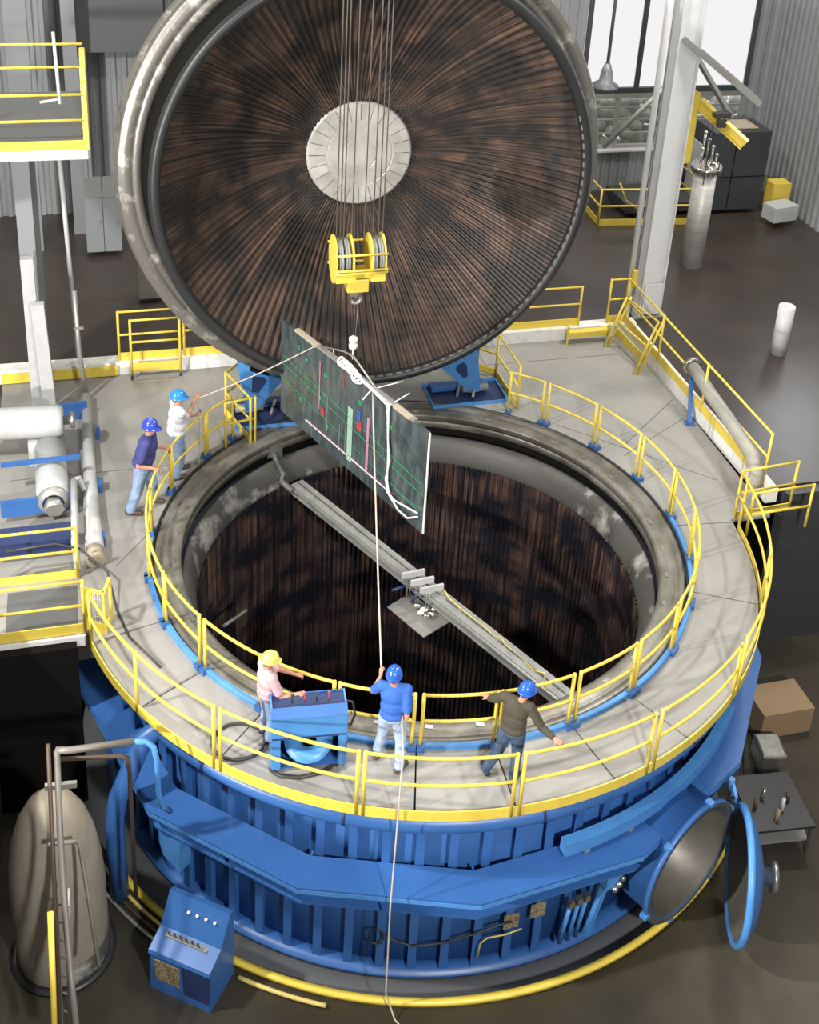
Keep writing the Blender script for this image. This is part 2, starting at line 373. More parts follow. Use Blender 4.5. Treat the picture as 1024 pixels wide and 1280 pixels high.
# ================================================================ VESSEL
vs = thing('vacuum_chamber', 'large blue vacuum vessel with round steel flanged opening set in the deck', 'vacuum chamber', (0, 0, -3.6))
bm = NB(); lathe(bm, [(4.46, -.04), (4.46, -.03), (4.52, -.015), (4.74, .0), (4.76, -.015), (4.80, -.015), (4.82, .01), (4.90, .02), (4.93, .0), (4.95, -.03), (4.95, -.16), (4.46, -.16)], n=180, closed_prof=True)
flange = obj('flange', bm, 'steel', vs, 'worn dull steel flange ring')
for k in range(36):
    bm = NB(); box(bm, pol(4.6, k*10+4, .0), (.13, .07, .012), rad(k*10+4)+random.uniform(-.1, .1)); obj('clip_seat', bm, 'bright', flange)
bm = NB(); lathe(bm, [(4.99, -.10), (5.07, -.10), (5.07, .075), (5.05, .085), (4.99, .085)], a0=rad(-72-90), a1=rad(104-90), n=140, closed_prof=True, smooth=False); obj('blue_rim', bm, 'ltblue', vs)
bm = NB(); lathe(bm, [(4.955, -.2), (4.985, -.2), (4.985, .03), (4.955, .02)], n=180, closed_prof=True); obj('seal', bm, 'black', vs)
bm = NB(); lathe(bm, [(4.48, -.16), (4.47, -.32), (4.56, -.32), (4.56, -.16)], n=160, closed_prof=True); obj('neck', bm, 'steel', vs)
bm = NB(); lathe(bm, [(4.56, -.32), (4.60, -.60)], n=120); obj('gap_shade', bm, 'void', vs)  # black band, shade of the gap under the neck put into its colour
# header ring: rounded band that carries the fins
hp = [(4.42+.0*cos(t), -.0) for t in (0,)]
prof = [(4.46, -.50), (4.42, -.50), (4.37, -.54), (4.32, -.62), (4.27, -.74), (4.23, -.88), (4.20, -1.02), (4.21, -1.10), (4.26, -1.12), (4.46, -1.12)]
bm = NB(); lathe(bm, prof, n=160, closed_prof=True); obj('header_ring', bm, 'header', vs, 'grey header ring with pale frosted patches')
# fin wall
bm = NB(); uvl = bm.loops.layers.uv.new('UVMap')
NF = 220; zs = [-1.05, -1.4, -2, -3, -4.5, -6, -8, -10.4]; cols = []
for i in range(NF*4):
    a = 2*pi*i/(NF*4); r = 4.17 if i % 4 in (0, 1) else 4.225
    cols.append([bm.verts.new((r*sin(a), -r*cos(a), z)) for z in zs])
for i in range(NF*4):
    A_, B_ = cols[i], cols[(i+1) % (NF*4)]
    for j in range(len(zs)-1):
        f = bm.faces.new((A_[j], A_[j+1], B_[j+1], B_[j]))
        for lp, (uu, vv) in zip(f.loops, ((i, zs[j]), (i, zs[j+1]), (i+1, zs[j+1]), (i+1, zs[j]))): lp[uvl].uv = (uu/(NF*4), vv/3.3)
obj('fin_wall', bm, 'fincyl', vs, 'dark brown and black vertical cooling fins', fix=False)
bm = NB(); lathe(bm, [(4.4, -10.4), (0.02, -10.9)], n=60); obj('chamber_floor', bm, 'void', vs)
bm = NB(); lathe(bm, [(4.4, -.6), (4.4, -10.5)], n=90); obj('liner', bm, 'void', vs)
# outer shell and ribs
bm = NB(); lathe(bm, [(5.0, -.18), (5.70, -.22), (5.70, -4.6), (5.0, -4.6)], n=144); obj('shell', bm, 'blue', vs)
RIBS = [a for a in range(-92, 100, 5)]
for a in RIBS:
    if 36 < a < 54: 
        z1 = -.3; z0 = -1.35
    else: z1, z0 = -.3, -4.2
    bm = NB(); box(bm, pol(5.75, a, (z0+z1)/2), (.03, .16, z1-z0), rad(a)); box(bm, pol(5.84, a, (z0+z1)/2), (.135, .025, z1-z0), rad(a))
    obj('rib', bm, 'blue', vs)
bm = NB(); lathe(bm, [(5.6, -3.95), (5.97, -3.95), (5.97, -3.88), (5.6, -3.88)], n=144, closed_prof=True); obj('base_ring', bm, 'blue', vs)
# ring pipe under the deck edge
pts = [V((-4.50, -5.20, -3.55)), V((-4.51, -5.22, -2.3)), V((-4.50, -5.22, -1.75)), V((-4.44, -5.17, -1.35)), V((-4.25, -5.03, -.85)), V((-4.12, -4.78, -.52)), V((-3.92, -4.63, -.43))] + arc(6.02, -39, 86, -.43, 60)
bm = NB(); tube(bm, pts, .15, 18); obj('ring_pipe', bm, 'blue', vs)
for a in (-30, -8, 20, 48):
    bm = NB(); lathe(bm, [(.15, -.02), (.162, -.02), (.162, .02), (.15, .02)], c=pol(6.02, a, -.43), axis=pol(1, a+90), n=24, closed_prof=True); obj('pipe_joint', bm, 'dkblue', vs)
# polygonal girder
ga = [-70, -37, -13, 11, 35, 59, 83, 107]
def girder_ring(ro, ri, z0, z1, mt, name, label=None):
    bm = NB(); co = []
    for a in ga:
        co.append([bm.verts.new(pol(r, a, z)) for r, z in ((ri, z0), (ro, z0), (ro, z1), (ri, z1))])
    for i in range(len(ga)-1):
        for j in range(4): bm.faces.new((co[i][j], co[i][(j+1) % 4], co[i+1][(j+1) % 4], co[i+1][j]))
    bm.faces.new(co[0][::-1]); bm.faces.new(co[-1]); return obj(name, bm, mt, vs, label)
girder_ring(6.57, 5.99, -1.54, -1.50, 'blue', 'girder_top')
girder_ring(6.575, 6.53, -1.62, -1.54, 'ltblue', 'girder_lip')
girder_ring(6.30, 6.27, -1.95, -1.54, 'blue', 'girder_web')
girder_ring(6.45, 6.05, -1.99, -1.95, 'blue', 'girder_bottom')
bm = NB()
for a in (-13, 11, 35, -24): 
    box(bm, pol(6.1, a, -1.75), (.03, .5, .4), rad(a))
obj('girder_gussets', bm, 'blue', vs)
# curved box beam above the girder, right
bm = NB(); lathe(bm, [(6.0, -1.36), (6.18, -1.36), (6.18, -1.12), (6.0, -1.12)], a0=rad(24-90), a1=rad(66-90), n=36, closed_prof=True, smooth=False); obj('curved_beam', bm, 'ltblue', vs)
bm = NB()
for a in (28, 36, 44, 52, 60): box(bm, pol(6.08, a, -1.44), (.1, .12, .1), rad(a))
obj('beam_chocks', bm, 'greysteel', vs)
# bent bracket left of the shell
bm = NB()
def vtx(a, r, z): return pol(r, a, z)
pr = [(-36, -1.62), (-30.3, -1.62), (-31.0, -1.75), (-32.6, -1.95), (-33.2, -2.3), (-33.2, -2.75), (-36.6, -2.65), (-37.6, -2.4), (-37.8, -1.9)]
pp = [bm.verts.new(pol(6.35, a, z)) for a, z in pr]; qq = [bm.verts.new(pol(6.1, a, z)) for a, z in pr]
bm.faces.new(pp); bm.faces.new(qq[::-1])
for i in range(len(pr)): bm.faces.new((pp[i], qq[i], qq[(i+1) % len(pr)], pp[(i+1) % len(pr)]))
obj('lifting_lug', bm, 'ltblue', vs)
# deck support stubs below the toe board (left)
for a in (-44, -52, 70, 78):
    bm = NB(); plate3(bm, [pol(6.2, a-1.6, -.1), pol(6.2, a+1.6, -.1), pol(6.0, a+1.2, -.75), pol(5.95, a, -.95), pol(6.0, a-1.2, -.7)], pol(1, a), .05); obj('deck_stub', bm, 'ltblue' if a < 0 else 'blue', vs)
# nozzle
NA = 44.6; nn = pol(1, NA); nc = V((0, 0, -2.32))
bm = NB(); lathe(bm, [(1.02, 4.9), (1.02, 6.62), (1.12, 6.62), (1.12, 6.70), (1.07, 6.71), (.99, 6.70), (.97, 6.64), (.97, 4.9)], c=nc, axis=nn, n=72)
noz = obj('access_nozzle', bm, 'blue', vs)
bm = NB(); lathe(bm, [(.965, 4.6), (.965, 6.69), (1.06, 6.715), (1.10, 6.715)], c=nc, axis=nn, n=72); obj('nozzle_lining', bm, 'steelb', noz, 'bare grey steel inside of the round nozzle')
bm = NB(); lathe(bm, [(.96, 4.62), (.0, 4.60)], c=nc, axis=nn, n=48); obj('nozzle_bottom', bm, 'void', noz)
for t in (20, 75, 130, 200, 255, 310):
    ex = V((-nn.y, nn.x, 0)); p = nc + nn*6.66 + (ex*cos(rad(t))+V((0, 0, 1))*sin(rad(t)))*1.13
    bm = NB(); box(bm, p, (.1, .12, .08), rad(NA)); obj('clamp', bm, 'ltblue', noz)
# instrument boxes and paper tags on the shell
for i, (a, z, s) in enumerate(((-31.5, -2.35, .3), (18.2, -2.95, .3), (22.6, -2.85, .3))):
    bm = NB(); box(bm, pol(5.87, a, z), (s*.85, .02, s), rad(a)); obj('notice_plate', bm, 'tag', vs, 'mottled brown notice plate')
for k, a in enumerate((27.2, 28.6, 30.0)):
    bm = NB(); cyl(bm, pol(6.05, a-1.1, -3.55), pol(6.05, a, -2.75), .035, 12); cp = obj('vertical_tube', bm, 'ltblue', vs)
    b2 = NB(); box(b2, pol(6.05, a, -2.70), (.09, .09, .14), rad(a)); obj('valve', b2, 'bright', cp)
bm = NB(); beam(bm, pol(6.12, 30.4, -3.5), pol(6.12, 32.6, -2.5), .09, .09); obj('vertical_tube', bm, 'ltblue', vs)
bm = NB(); box(bm, pol(6.15, 33.2, -2.32), (.3, .2, .28), rad(33)); vb = obj('valve_box', bm, 'ltblue', vs)
for dz, da in ((-.07, .8), (-.14, .1), (.03, 1.3)):
    b2 = NB(); ball(b2, pol(6.28, 33.2+da, -2.32+dz), .06, 8); obj('fitting', b2, 'bright', vb)
# clamp arm and stub inside the mouth
c0 = onz(349, 573, -.35)
pts = [onz(342, 566, -.30), onz(347, 580, -.5), onz(354, 592, -.75), onz(352, 602, -.86), onz(366, 614, -.88)]
bm = NB(); tube(bm, pts, .06, 10); box(bm, pts[0]+V((0, .1, .02)), (.32, .2, .3), .3); obj('clamp_arm', bm, 'header', vs)
bm = NB(); tube(bm, [onz(280, 782, -2.2), onz(308, 763, -2.4)], .035, 8); obj('stub_pipe', bm, 'greysteel', vs)

# yellow curb ring on the lower floor
bm = NB(); lathe(bm, [(6.58, -3.6), (6.68, -3.6), (6.68, -3.5), (6.58, -3.5)], a0=rad(-46-90), a1=rad(60-90), n=80, closed_prof=True)
tag(obj('curb_ring', bm, 'yellow'), 'yellow curb ring on the lower floor round the vessel foot', 'curb')
bm = NB(); lathe(bm, [(5.56, -4.06), (6.59, -4.06), (6.59, -4.0), (5.56, -4.0)], a0=rad(-95-90), a1=rad(100-90), n=90, closed_prof=True)
tag(obj('grating', bm, 'lockerdk'), 'dark walkway plates between the yellow curb and the ribbed shell', 'grating')

# blue access door, swung open
dc = V((5.43, -4.92, -2.32)); da = V((sin(rad(85)), -cos(rad(85)), 0))
dt = thing('access_door', 'round dished steel door standing open on the lower floor by the nozzle', 'hatch', (dc.x, dc.y, -3.45))
bm = NB(); lathe(bm, [(.98, -.03), (1.05, -.03), (1.07, .0), (1.07, .06), (1.04, .08), (.98, .07)], c=dc, axis=da, n=72, closed_prof=True); obj('door_rim', bm, 'ltblue', dt)
bm = NB(); lathe(bm, [(.99, .0), (.93, .06), (.8, .15), (.55, .24), (.30, .28), (.28, .30), (.0, .30)], c=dc, axis=da, n=64); obj('dish', bm, 'steelb', dt)
bm = NB(); lathe(bm, [(1.0, .07), (.94, .13), (.82, .21), (.56, .30), (.0, .35)], c=dc, axis=da, n=64); obj('outer_shell', bm, 'blue', dt)
bm = NB(); lathe(bm, [(.0, .34), (.14, .34), (.14, .52), (.24, .52), (.24, .60), (.0, .60)], c=dc+V((0, 0, .05)), axis=da, n=32); obj('port_flange', bm, 'bright', dt)
bm = NB(); lathe(bm, [(.10, .19), (.14, .16), (.16, .19)], c=dc+V((0, -.35, -.45)), axis=da, n=24); obj('small_port', bm, 'bright', dt)
hx = dc - da.cross(V((0, 0, 1)))*1.16
hx = dc + V((0, 1, 0))*1.12
for z in (.75, -.2):
    bm = NB(); cyl(bm, hx+V((-.02, .0, z-.12)), hx+V((-.02, .0, z+.12)), .05, 12); beam(bm, hx+V((0, 0, z)), dc+V((0, .8, z)), .05, .12); obj('hinge', bm, 'ltblue', dt)

# ================================================================ LID
LA = 0.30; ln = V((sin(LA), -cos(LA), .0231)).normalized(); lc = V((-1.581, 4.467, 5.701))
lid = thing('chamber_lid', 'huge round lid swung upright behind the opening, lined with brown fins', 'lid', (-1.5, 4.6, .45))
bm = NB(); lathe(bm, [(4.50, 0), (4.64, .02), (4.66, .0), (4.70, .0), (4.72, .02), (4.86, .02), (4.88, 0), (4.94, 0), (4.97, -.03), (4.97, -.26), (4.90, -.30), (4.50, -.30)], c=lc, axis=ln, n=180, closed_prof=True); obj('flange', bm, 'lidsteel', lid, 'scuffed bright steel flange')
bm = NB(); lathe(bm, [(4.90, -.28), (5.03, -.34), (5.03, -.52), (4.9, -.56), (4.5, -1.0), (3.6, -1.7), (2.2, -2.3), (0.02, -2.55)], c=lc, axis=ln, n=120); obj('dome', bm, 'lidsteel', lid)
bm = NB(); lathe(bm, [(4.50, -.05), (4.46, .55), (4.42, .90)], c=lc, axis=ln, n=120); obj('gap_shade', bm, 'void', lid)  # blackened so the gap behind the edge roll stays in painted shade
bm = NB(); lathe(bm, [(4.33+.115*cos(t*pi/8), .92+.13*sin(t*pi/8)) for t in range(16)], c=lc, axis=ln, n=180, closed_prof=True); obj('edge_hose', bm, 'black', lid, 'fat black rubber edge roll')
# dished fins
ez = ln; ex = V((-ez.y, ez.x, 0)).normalized(); ey = ez.cross(ex)
bm = NB(); uvl = bm.loops.layers.uv.new('UVMap'); NF = 144; K = 22; cols = []
def dishz(r):                                           # ellipsoidal dish from the hose to the hub plate
    t = (r-1.1)/(4.24-1.1); return -1.02 + 1.92*(max(0, t))**2.0*.86 + 1.92*.14*t
for i in range(NF*4):
    a = 2*pi*i/(NF*4); col = []
    for j in range(K+1):
        r = 1.10+(4.25-1.10)*j/K
        fd = .012+.050*min(1, (r-1.0)/1.6)
        h = dishz(r) - (0 if i % 4 in (0, 1) else fd)
        jog = .0
        col.append(bm.verts.new(lc+(ex*cos(a)+ey*sin(a))*r+ez*h))
    cols.append(col)
for i in range(NF*4):
    A_, B_ = cols[i], cols[(i+1) % (NF*4)]
    for j in range(K):
        f = bm.faces.new((A_[j], B_[j], B_[j+1], A_[j+1]))
        for lp, (uu, vv) in zip(f.loops, ((i, j), (i+1, j), (i+1, j+1), (i, j+1))): lp[uvl].uv = (uu/(NF*4), vv/K)
obj('fin_lining', bm, 'finb', lid, 'brown and black fins fanning out from the hub')
bm = NB(); lathe(bm, [(0.0, .06), (.34, .06), (.35, .045), (.37, .045), (.38, .055), (.68, .05), (.69, .035), (.71, .035), (.72, .045), (1.10, .03), (1.13, .0), (1.13, -.1)], c=lc+ez*-1.0, axis=ln, n=96, smooth=False); hub = obj('hub_plate', bm, 'plate', lid, 'round bright metal hub plate')
bm = NB()
for k in range(24):
    a = 2*pi*k/24; p = lc+ez*-.953
    d = ex*cos(a)+ey*sin(a); beam(bm, p+d*.74, p+d*1.08, .008, .004, ln)
obj('hub_seams', bm, 'header', hub)
for k in range(24):
    a0 = 2*pi*(k+.04)/24; a1 = 2*pi*(k+.96)/24; c_ = lc+ez*-.958; tl = random.uniform(-.012, .012); bm = NB()
    q4 = [c_+(ex*cos(a)+ey*sin(a))*r+ez*(tl*g_) for a, r, g_ in ((a0, .75, 1), (a1, .75, -1), (a1, 1.08, -1), (a0, 1.08, 1))]
    plate3(bm, q4, ln, .006); obj('leaf', bm, 'plate', hub)
for k in range(64):
    a = 2*pi*k/64; d = ex*cos(a)+ey*sin(a); bm = NB(); ball(bm, lc+ez*-.985+d*1.165, .03, 6); obj('stud', bm, 'black', hub)
for k in range(43):
    a = rad(-96+k*2.7); d = ex*cos(a)+ey*sin(a); tn = -ex*sin(a)+ey*cos(a)
    p = lc+ez*1.0+d*4.235
    if p.x < lc.x-.6: pass
    bm = NB(); beam(bm, p-tn*.055, p+tn*.055, .028, .03, ln); obj('rim_clip', bm, 'galv', lid)
# hinge arms (blue triangles) carrying the lid
def arm(tri, hole, slot, pu):
    bm = NB(); plate3(bm, [B(u, 4.92, z) for u, z in tri], B(0, 1), .10); o = obj('hinge_arm', bm, 'ltblue', lid)
    b2 = NB(); plate3(b2, [B(u, 4.865, z) for u, z in hole], B(0, 1), .02); obj('arm_hole', b2, 'dkblue', o)
    b2 = NB(); plate3(b2, [B(u, 4.865, z) for u, z in slot], B(0, 1), .02); obj('arm_slot', b2, 'void', o)
    b3 = NB(); beam(b3, B(pu, 5.15, .12), B(pu, 5.05, 1.7), .12, .3); obj('arm_web', b3, 'blue', o)
    b4 = NB(); cyl(b4, B(pu-.3, 4.98, .16), B(pu+.3, 4.98, .16), .09, 16); obj('pivot', b4, 'greysteel', o)
arm([(-2.68, .10), (-2.48, .10), (-1.62, 1.15), (-1.6, 1.6), (-2.9, 1.6), (-2.86, 1.3)], [(-2.56, .62), (-2.42, .58), (-2.24, .86), (-2.3, .96), (-2.55, 1.0)], [(-2.6, 1.14), (-2.2, .98), (-2.1, 1.1), (-2.6, 1.28)], -2.6)
arm([(2.42, .10), (2.66, .12), (2.50, 1.3), (2.5, 1.6), (1.4, 1.6), (1.5, 1.0)], [(2.02, .74), (2.24, .50), (2.32, .56), (2.28, .84), (2.2, .92), (2.06, .86)], [(1.72, .96), (1.9, .9), (1.95, 1.0), (1.75, 1.05)], 2.55)
# hinge pits: blue framed boxes with machinery
def pit(u0, u1, v0, v1, label):
    t = thing('hinge_housing', label, 'hinge housing', B((u0+u1)/2, (v0+v1)/2, 0), AB)
    cu, cv = (u0+u1)/2, (v0+v1)/2
    bm = NB()
    for (c, s) in ((B(cu, v0, .04), (u1-u0, .03, .08)), (B(cu, v1, .04), (u1-u0, .03, .08)), (B(u0, cv, .04), (.03, v1-v0, .08)), (B(u1, cv, .04), (.03, v1-v0, .08))): box(bm, c, s, AB)
    obj('frame', bm, 'ltblue', t)
    bm = NB(); box(bm, B(cu, cv, .006), (u1-u0, v1-v0, .012), AB); obj('cover', bm, 'dkblue', t)
    bm = NB(); box(bm, B(cu-.1, v1-.2, .09), ((u1-u0)*.75, .26, .12), AB); bevel(bm, .015); obj('housing_beam', bm, 'blue', t)
    bm = NB(); beam(bm, B(cu+.1, cv-.3, .1), B(cu+.25, cv+.1, .3), .06, .06); obj('jack', bm, 'galv', t); bm = NB(); beam(bm, B(cu-.25, cv-.2, .1), B(cu-.1, cv+.1, .28), .05, .05); obj('jack', bm, 'galv', t)
pit(1.45, 3.2, 4.5, 5.45, 'blue framed hinge housing on the deck right of the hanging panel')
pit(-2.95, -.9, 4.35, 5.45, 'blue framed hinge housing on the deck left of the hanging panel')

# ================================================================ RAILINGS
def pipe_panel(name, label, pts_bot, zt, zm, post_ix, group, r=.026, rise=0.0, mid=True, cat='railing', pr=.03, z0=None):
    """guard rail panel along base points: top rail, mid rail, posts"""
    c = (pts_bot[0]+pts_bot[-1])/2; t = thing(name, label, cat, c, 0, group); up = V((0, 0, 1))
    bm = NB(); tube(bm, [p+up*zt for p in pts_bot], r, 8); obj('top_rail', bm, 'yellow', t)
    if mid:
        bm = NB(); tube(bm, [p+up*zm for p in pts_bot], r, 8); obj('mid_rail', bm, 'yellow', t)
    for i in post_ix:
        p = pts_bot[i]; bm = NB(); tube(bm, [p+up*(z0 or 0), p+up*(zt+r*.8)], pr, 8); obj('post', bm, 'yellow', t)
    return t
inner_lbl = {
 0: 'curved inner guard rail directly right of the man in the royal blue shirt',
 15: 'curved inner guard rail behind and right of the man in the olive shirt',
 30: 'curved inner guard rail second to the right of the man in the olive shirt',
 45: 'curved inner guard rail third to the right of the man in the olive shirt',
 60: 'curved inner guard rail at the lower right bend of the round opening',
 75: 'curved inner guard rail at the rightmost bend of the round opening',
 90: 'curved inner guard rail at the upper right bend of the round opening',
 105: 'curved inner guard rail just above the rightmost bend of the round opening',
 120: 'third curved inner guard rail from the right hinge housing',
 135: 'second curved inner guard rail from the right hinge housing',
 150: 'curved inner guard rail that ends beside the right hinge housing',
 -15: 'curved inner guard rail directly behind the light blue cart',
 -30: 'curved inner guard rail behind the man in the pink shirt',
 -45: 'curved inner guard rail first to the left of the man in the pink shirt',
 -60: 'curved inner guard rail second to the left of the man in the pink shirt',
 -75: 'curved inner guard rail at the leftmost lower bend of the round opening',
 -90: 'curved inner guard rail at the leftmost bend below the man in the navy tee',
 -105: 'curved inner guard rail held by the man in the navy tee shirt',
 -120: 'curved inner guard rail between the man in white and the yellow pit guard'}
for a, lb in inner_lbl.items():
    a0 = a+.9 if a >= 0 else a+.5; a1 = a0+13.6
    if a == -15: a0, a1 = -12.3, .7
    if a == -30: a0, a1 = -26.6, -13.6
    if a == -120: a0, a1 = -125.2, -116.3
    elif a == -105: a0, a1 = -115.4, -101.0
    elif a < -30: a0, a1 = a-11.4+15-.0-.0, 0
    if a in (-45, -60, -75, -90): a0 = {-45: -41.6, -60: -56.2, -75: -70.4, -90: -85.2}[a]; a1 = a0+(13.9 if a != -90 else 14.0)
    if a == -105: a0, a1 = -115.5, -101.0
    if a == 150: a0, a1 = 151, 160
    if a == -90: a0, a1 = -100.2, -86.0
    if a == -75: a0, a1 = -85.2, -71.2
    if a == -60: a0, a1 = -70.4, -57.2
    if a == -45: a0, a1 = -56.2, -43.0
    if a == -30: a0, a1 = -41.4, -27.6
    if a == -15: a0, a1 = -26.2, -13.2
    if a == 0: a0, a1 = 2.3, 15.0
    t = pipe_panel('guard_rail', lb, arc(5.04, a0, a1, 0, 8), 1.07, .56, (0, 8), 'curved yellow guard rails round the opening')
    for aa in (a0, a1):
        bm = NB(); box(bm, pol(5.06, aa, .05), (.12, .14, .1), rad(aa)); obj('foot', bm, 'blue', t)
# the piece between -13 and 1 stands behind the man in blue
t = pipe_panel('guard_rail', 'curved inner guard rail in front of the man in the royal blue shirt', arc(5.04, -12.2, .8, 0, 8), 1.07, .56, (0, 8), 'curved yellow guard rails round the opening')
for aa in (-12.2, .8):
    bm = NB(); box(bm, pol(5.06, aa, .05), (.12, .14, .1), rad(aa)); obj('foot', bm, 'blue', t)

outer = [(-57.4, -26.8, (0, 6, 12), 'long outer guard rail at the lower left edge of the deck'),
         (-25.7, -6.1, (0, 12), 'outer guard rail below the cart at the front of the deck'),
         (-5.2, 14.4, (0, 12), 'outer guard rail at the very front below the man in the royal blue shirt'),
         (15.5, 35.3, (0, 12), 'outer guard rail touched by the man in the olive shirt'),
         (36.6, 56.1, (0, 12), 'outer guard rail at the lower right edge of the deck'),
         (58.3, 79.5, (0, 12), 'outer guard rail at the right edge of the deck above the blue girder')]
for a0, a1, ix, lb in outer:
    pipe_panel('guard_rail', lb, arc(6.28, a0, a1, 0, 12), 1.12, .60, ix, 'curved yellow guard rails on the outer deck edge', z0=-.08)
pts = arc(6.28, 80.5, 100, 0, 8)+[B(6.27, -.75), B(6.27, -.52)]
pipe_panel('guard_rail', 'outer guard rail running up to the stair opening at the far right', [V(p) for p in pts], 1.12, .60, (0, 9), 'curved yellow guard rails on the outer deck edge', z0=-.08)
bm = NB(); lathe(bm, [(6.27, -.09), (6.29, -.09), (6.29, .10), (6.27, .10)], a0=rad(-58-90), a1=rad(100-90), n=120, closed_prof=True, smooth=False)
tag(obj('toe_board', bm, 'yellow'), 'yellow toe board along the curved outer edge of the deck', 'toe board')
# dark studs under the toe board
# stair guard right
def rail_line(name, label, pts, zt, zm, posts, group=None, toe=None, r=.026, z0=0):
    t = pipe_panel(name, label, pts, zt, zm, posts, group, r, z0=z0)
    if toe:
        bm = NB()
        for i in range(len(pts)-1): beam(bm, pts[i]+V((0, 0, toe[0]+toe[1]/2)), pts[i+1]+V((0, 0, toe[0]+toe[1]/2)), .02, toe[1])
        obj('toe_board', bm, 'yellow', t)
    return t
rail_line('guard_rail', 'short straight guard rail with toe board at the stair head, far right', [B(6.32, -.45), B(7.6, -.36)], 1.12, .6, (0, 1), None, (0, .14))
rail_line('guard_rail', 'short guard rail behind the stair head at the far right edge', [B(6.36, -.9, -.1), B(7.7, -.85, -.1)], 1.0, .5, (0, 1))
# left landing guards
rail_line('guard_rail', 'upper yellow guard rail of the stair landing at the left edge', [B(-7.6, .12), B(-6.25, .12)], 1.07, .58, (0, 1), None, (0, .17))
rail_line('guard_rail', 'lower yellow guard rail above the dark pit at the left edge', [B(-7.6, -1.33), B(-6.15, -1.33)], 1.07, .58, (0, 1), None, (0, .2))
bm = NB(); box(bm, B(-6.9, -1.36, -.12), (1.5, .06, .2), AB); struct('trim_7', bm, 'curb')
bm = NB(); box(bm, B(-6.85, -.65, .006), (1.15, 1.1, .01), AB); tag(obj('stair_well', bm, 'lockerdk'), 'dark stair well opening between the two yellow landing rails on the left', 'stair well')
t = thing('gate_frame', 'small yellow mesh gate where the curved rail meets the left landing', 'gate', B(-6.0, -1.2, 0), AB)
for s, (u, v) in enumerate(((-6.1, -1.25), (-5.82, -1.42), (-5.72, -1.05))):
    bm = NB(); beam(bm, B(u, v, -.1), B(u, v, .85), .05, .05); obj('post', bm, 'yellow', t)
bm = NB(); beam(bm, B(-6.1, -1.25, .84), B(-5.82, -1.42, .84), .05, .05); beam(bm, B(-6.1, -1.25, .1), B(-5.82, -1.42, .1), .03, .2); beam(bm, B(-5.82, -1.42, .84), B(-5.72, -1.05, .84), .05, .05); beam(bm, B(-5.82, -1.42, 0), B(-5.72, -1.05, 0), .03, .3)
obj('frame_bars', bm, 'yellow', t)
bm = NB()
for k in range(9): cyl(bm, B(-6.1+.28*k/8, -1.25-.17*k/8, .1), B(-6.1+.28*k/8, -1.25-.17*k/8, .82), .006, 5)
for k in range(6): cyl(bm, B(-6.1, -1.25, .2+k*.12), B(-5.82, -1.42, .2+k*.12), .006, 5)
obj('mesh', bm, 'galv', t)
# hinge pit guards
rail_line('guard_rail', 'yellow guard rail with toe board beside the right hinge housing', [B(2.95, 6.05), B(3.30, 5.7), B(3.32, 4.2)], 1.07, .56, (0, 1, 2), None, (0, .16))
rail_line('guard_rail', 'yellow guard rail behind the right hinge housing', [B(2.55, 6.0), B(2.95, 6.08)], 1.07, .56, (0, 1))
rail_line('guard_rail', 'near crossing guard rail of the pit guard left of the blue hinge arm', [B(-3.25, 3.75), B(-2.62, 3.9)], 1.07, .56, (0, 1), None, None)
rail_line('guard_rail', 'far guard rail with toe board left of the blue hinge arm', [B(-2.72, 3.85), B(-3.10, 5.0), B(-2.55, 5.6)], 1.07, .56, (0, 1, 2), None, (0, .16))
# rails on the curb
rail_line('guard_rail', 'long guard rail with toe board along the white curb right of the deck', [B(7.2, 7.2, CURBZ), B(7.2, 5.2, CURBZ), B(7.2, 2.9, CURBZ), B(7.2, .1, CURBZ)], 1.21, .66, (0, 1, 2, 3), None, (.0, .22))
rail_line('guard_rail', 'guard rail with black clips in front of the white column foot', [B(6.72, 7.25, CURBZ), B(7.2, 7.25, CURBZ)], 1.21, .66, (0, 1), None, (0, .2))
rail_line('guard_rail', 'guard rail on the far curb half hidden by the lid on the right', [B(3.4, 7.25, CURBZ), B(5.95, 7.25, CURBZ)], 1.07, .6, (0, 1), None, (0, .2))
rail_line('guard_rail', 'guard rail on the far curb at the left behind the standing gate', [B(-5.25, 7.2, CURBZ), B(-3.9, 7.2, CURBZ)], 1.24, .66, (0, 1), None, (0, .2))
rail_line('guard_rail', 'guard rail on the far curb running behind the lid on the left', [B(-3.8, 7.2, CURBZ), B(-2.0, 7.2, CURBZ)], 1.24, .66, (0, 1), None, (0, .2))
# free standing gate in front of the left curb
t = thing('swing_gate', 'yellow swing gate standing on the deck in front of the left curb', 'gate', B(-4.45, 6.85, 0), AB)
for u in (-5.0, -3.92):
    bm = NB(); tube(bm, [B(u, 6.85, 0), B(u, 6.85, .12)], .03, 8); obj('foot', bm, 'shoe', t); bm = NB(); tube(bm, [B(u, 6.85, .1), B(u, 6.85, 1.52)], .03, 8); obj('post', bm, 'yellow', t)
for z in (1.5, .95): 
    bm = NB(); tube(bm, [B(-5.0, 6.85, z), B(-3.92, 6.85, z)], .026, 8); obj('rail', bm, 'yellow', t)
bm = NB(); beam(bm, B(-5.0, 6.85, .3), B(-3.92, 6.85, .3), .02, .22); obj('toe_board', bm, 'yellow', t)
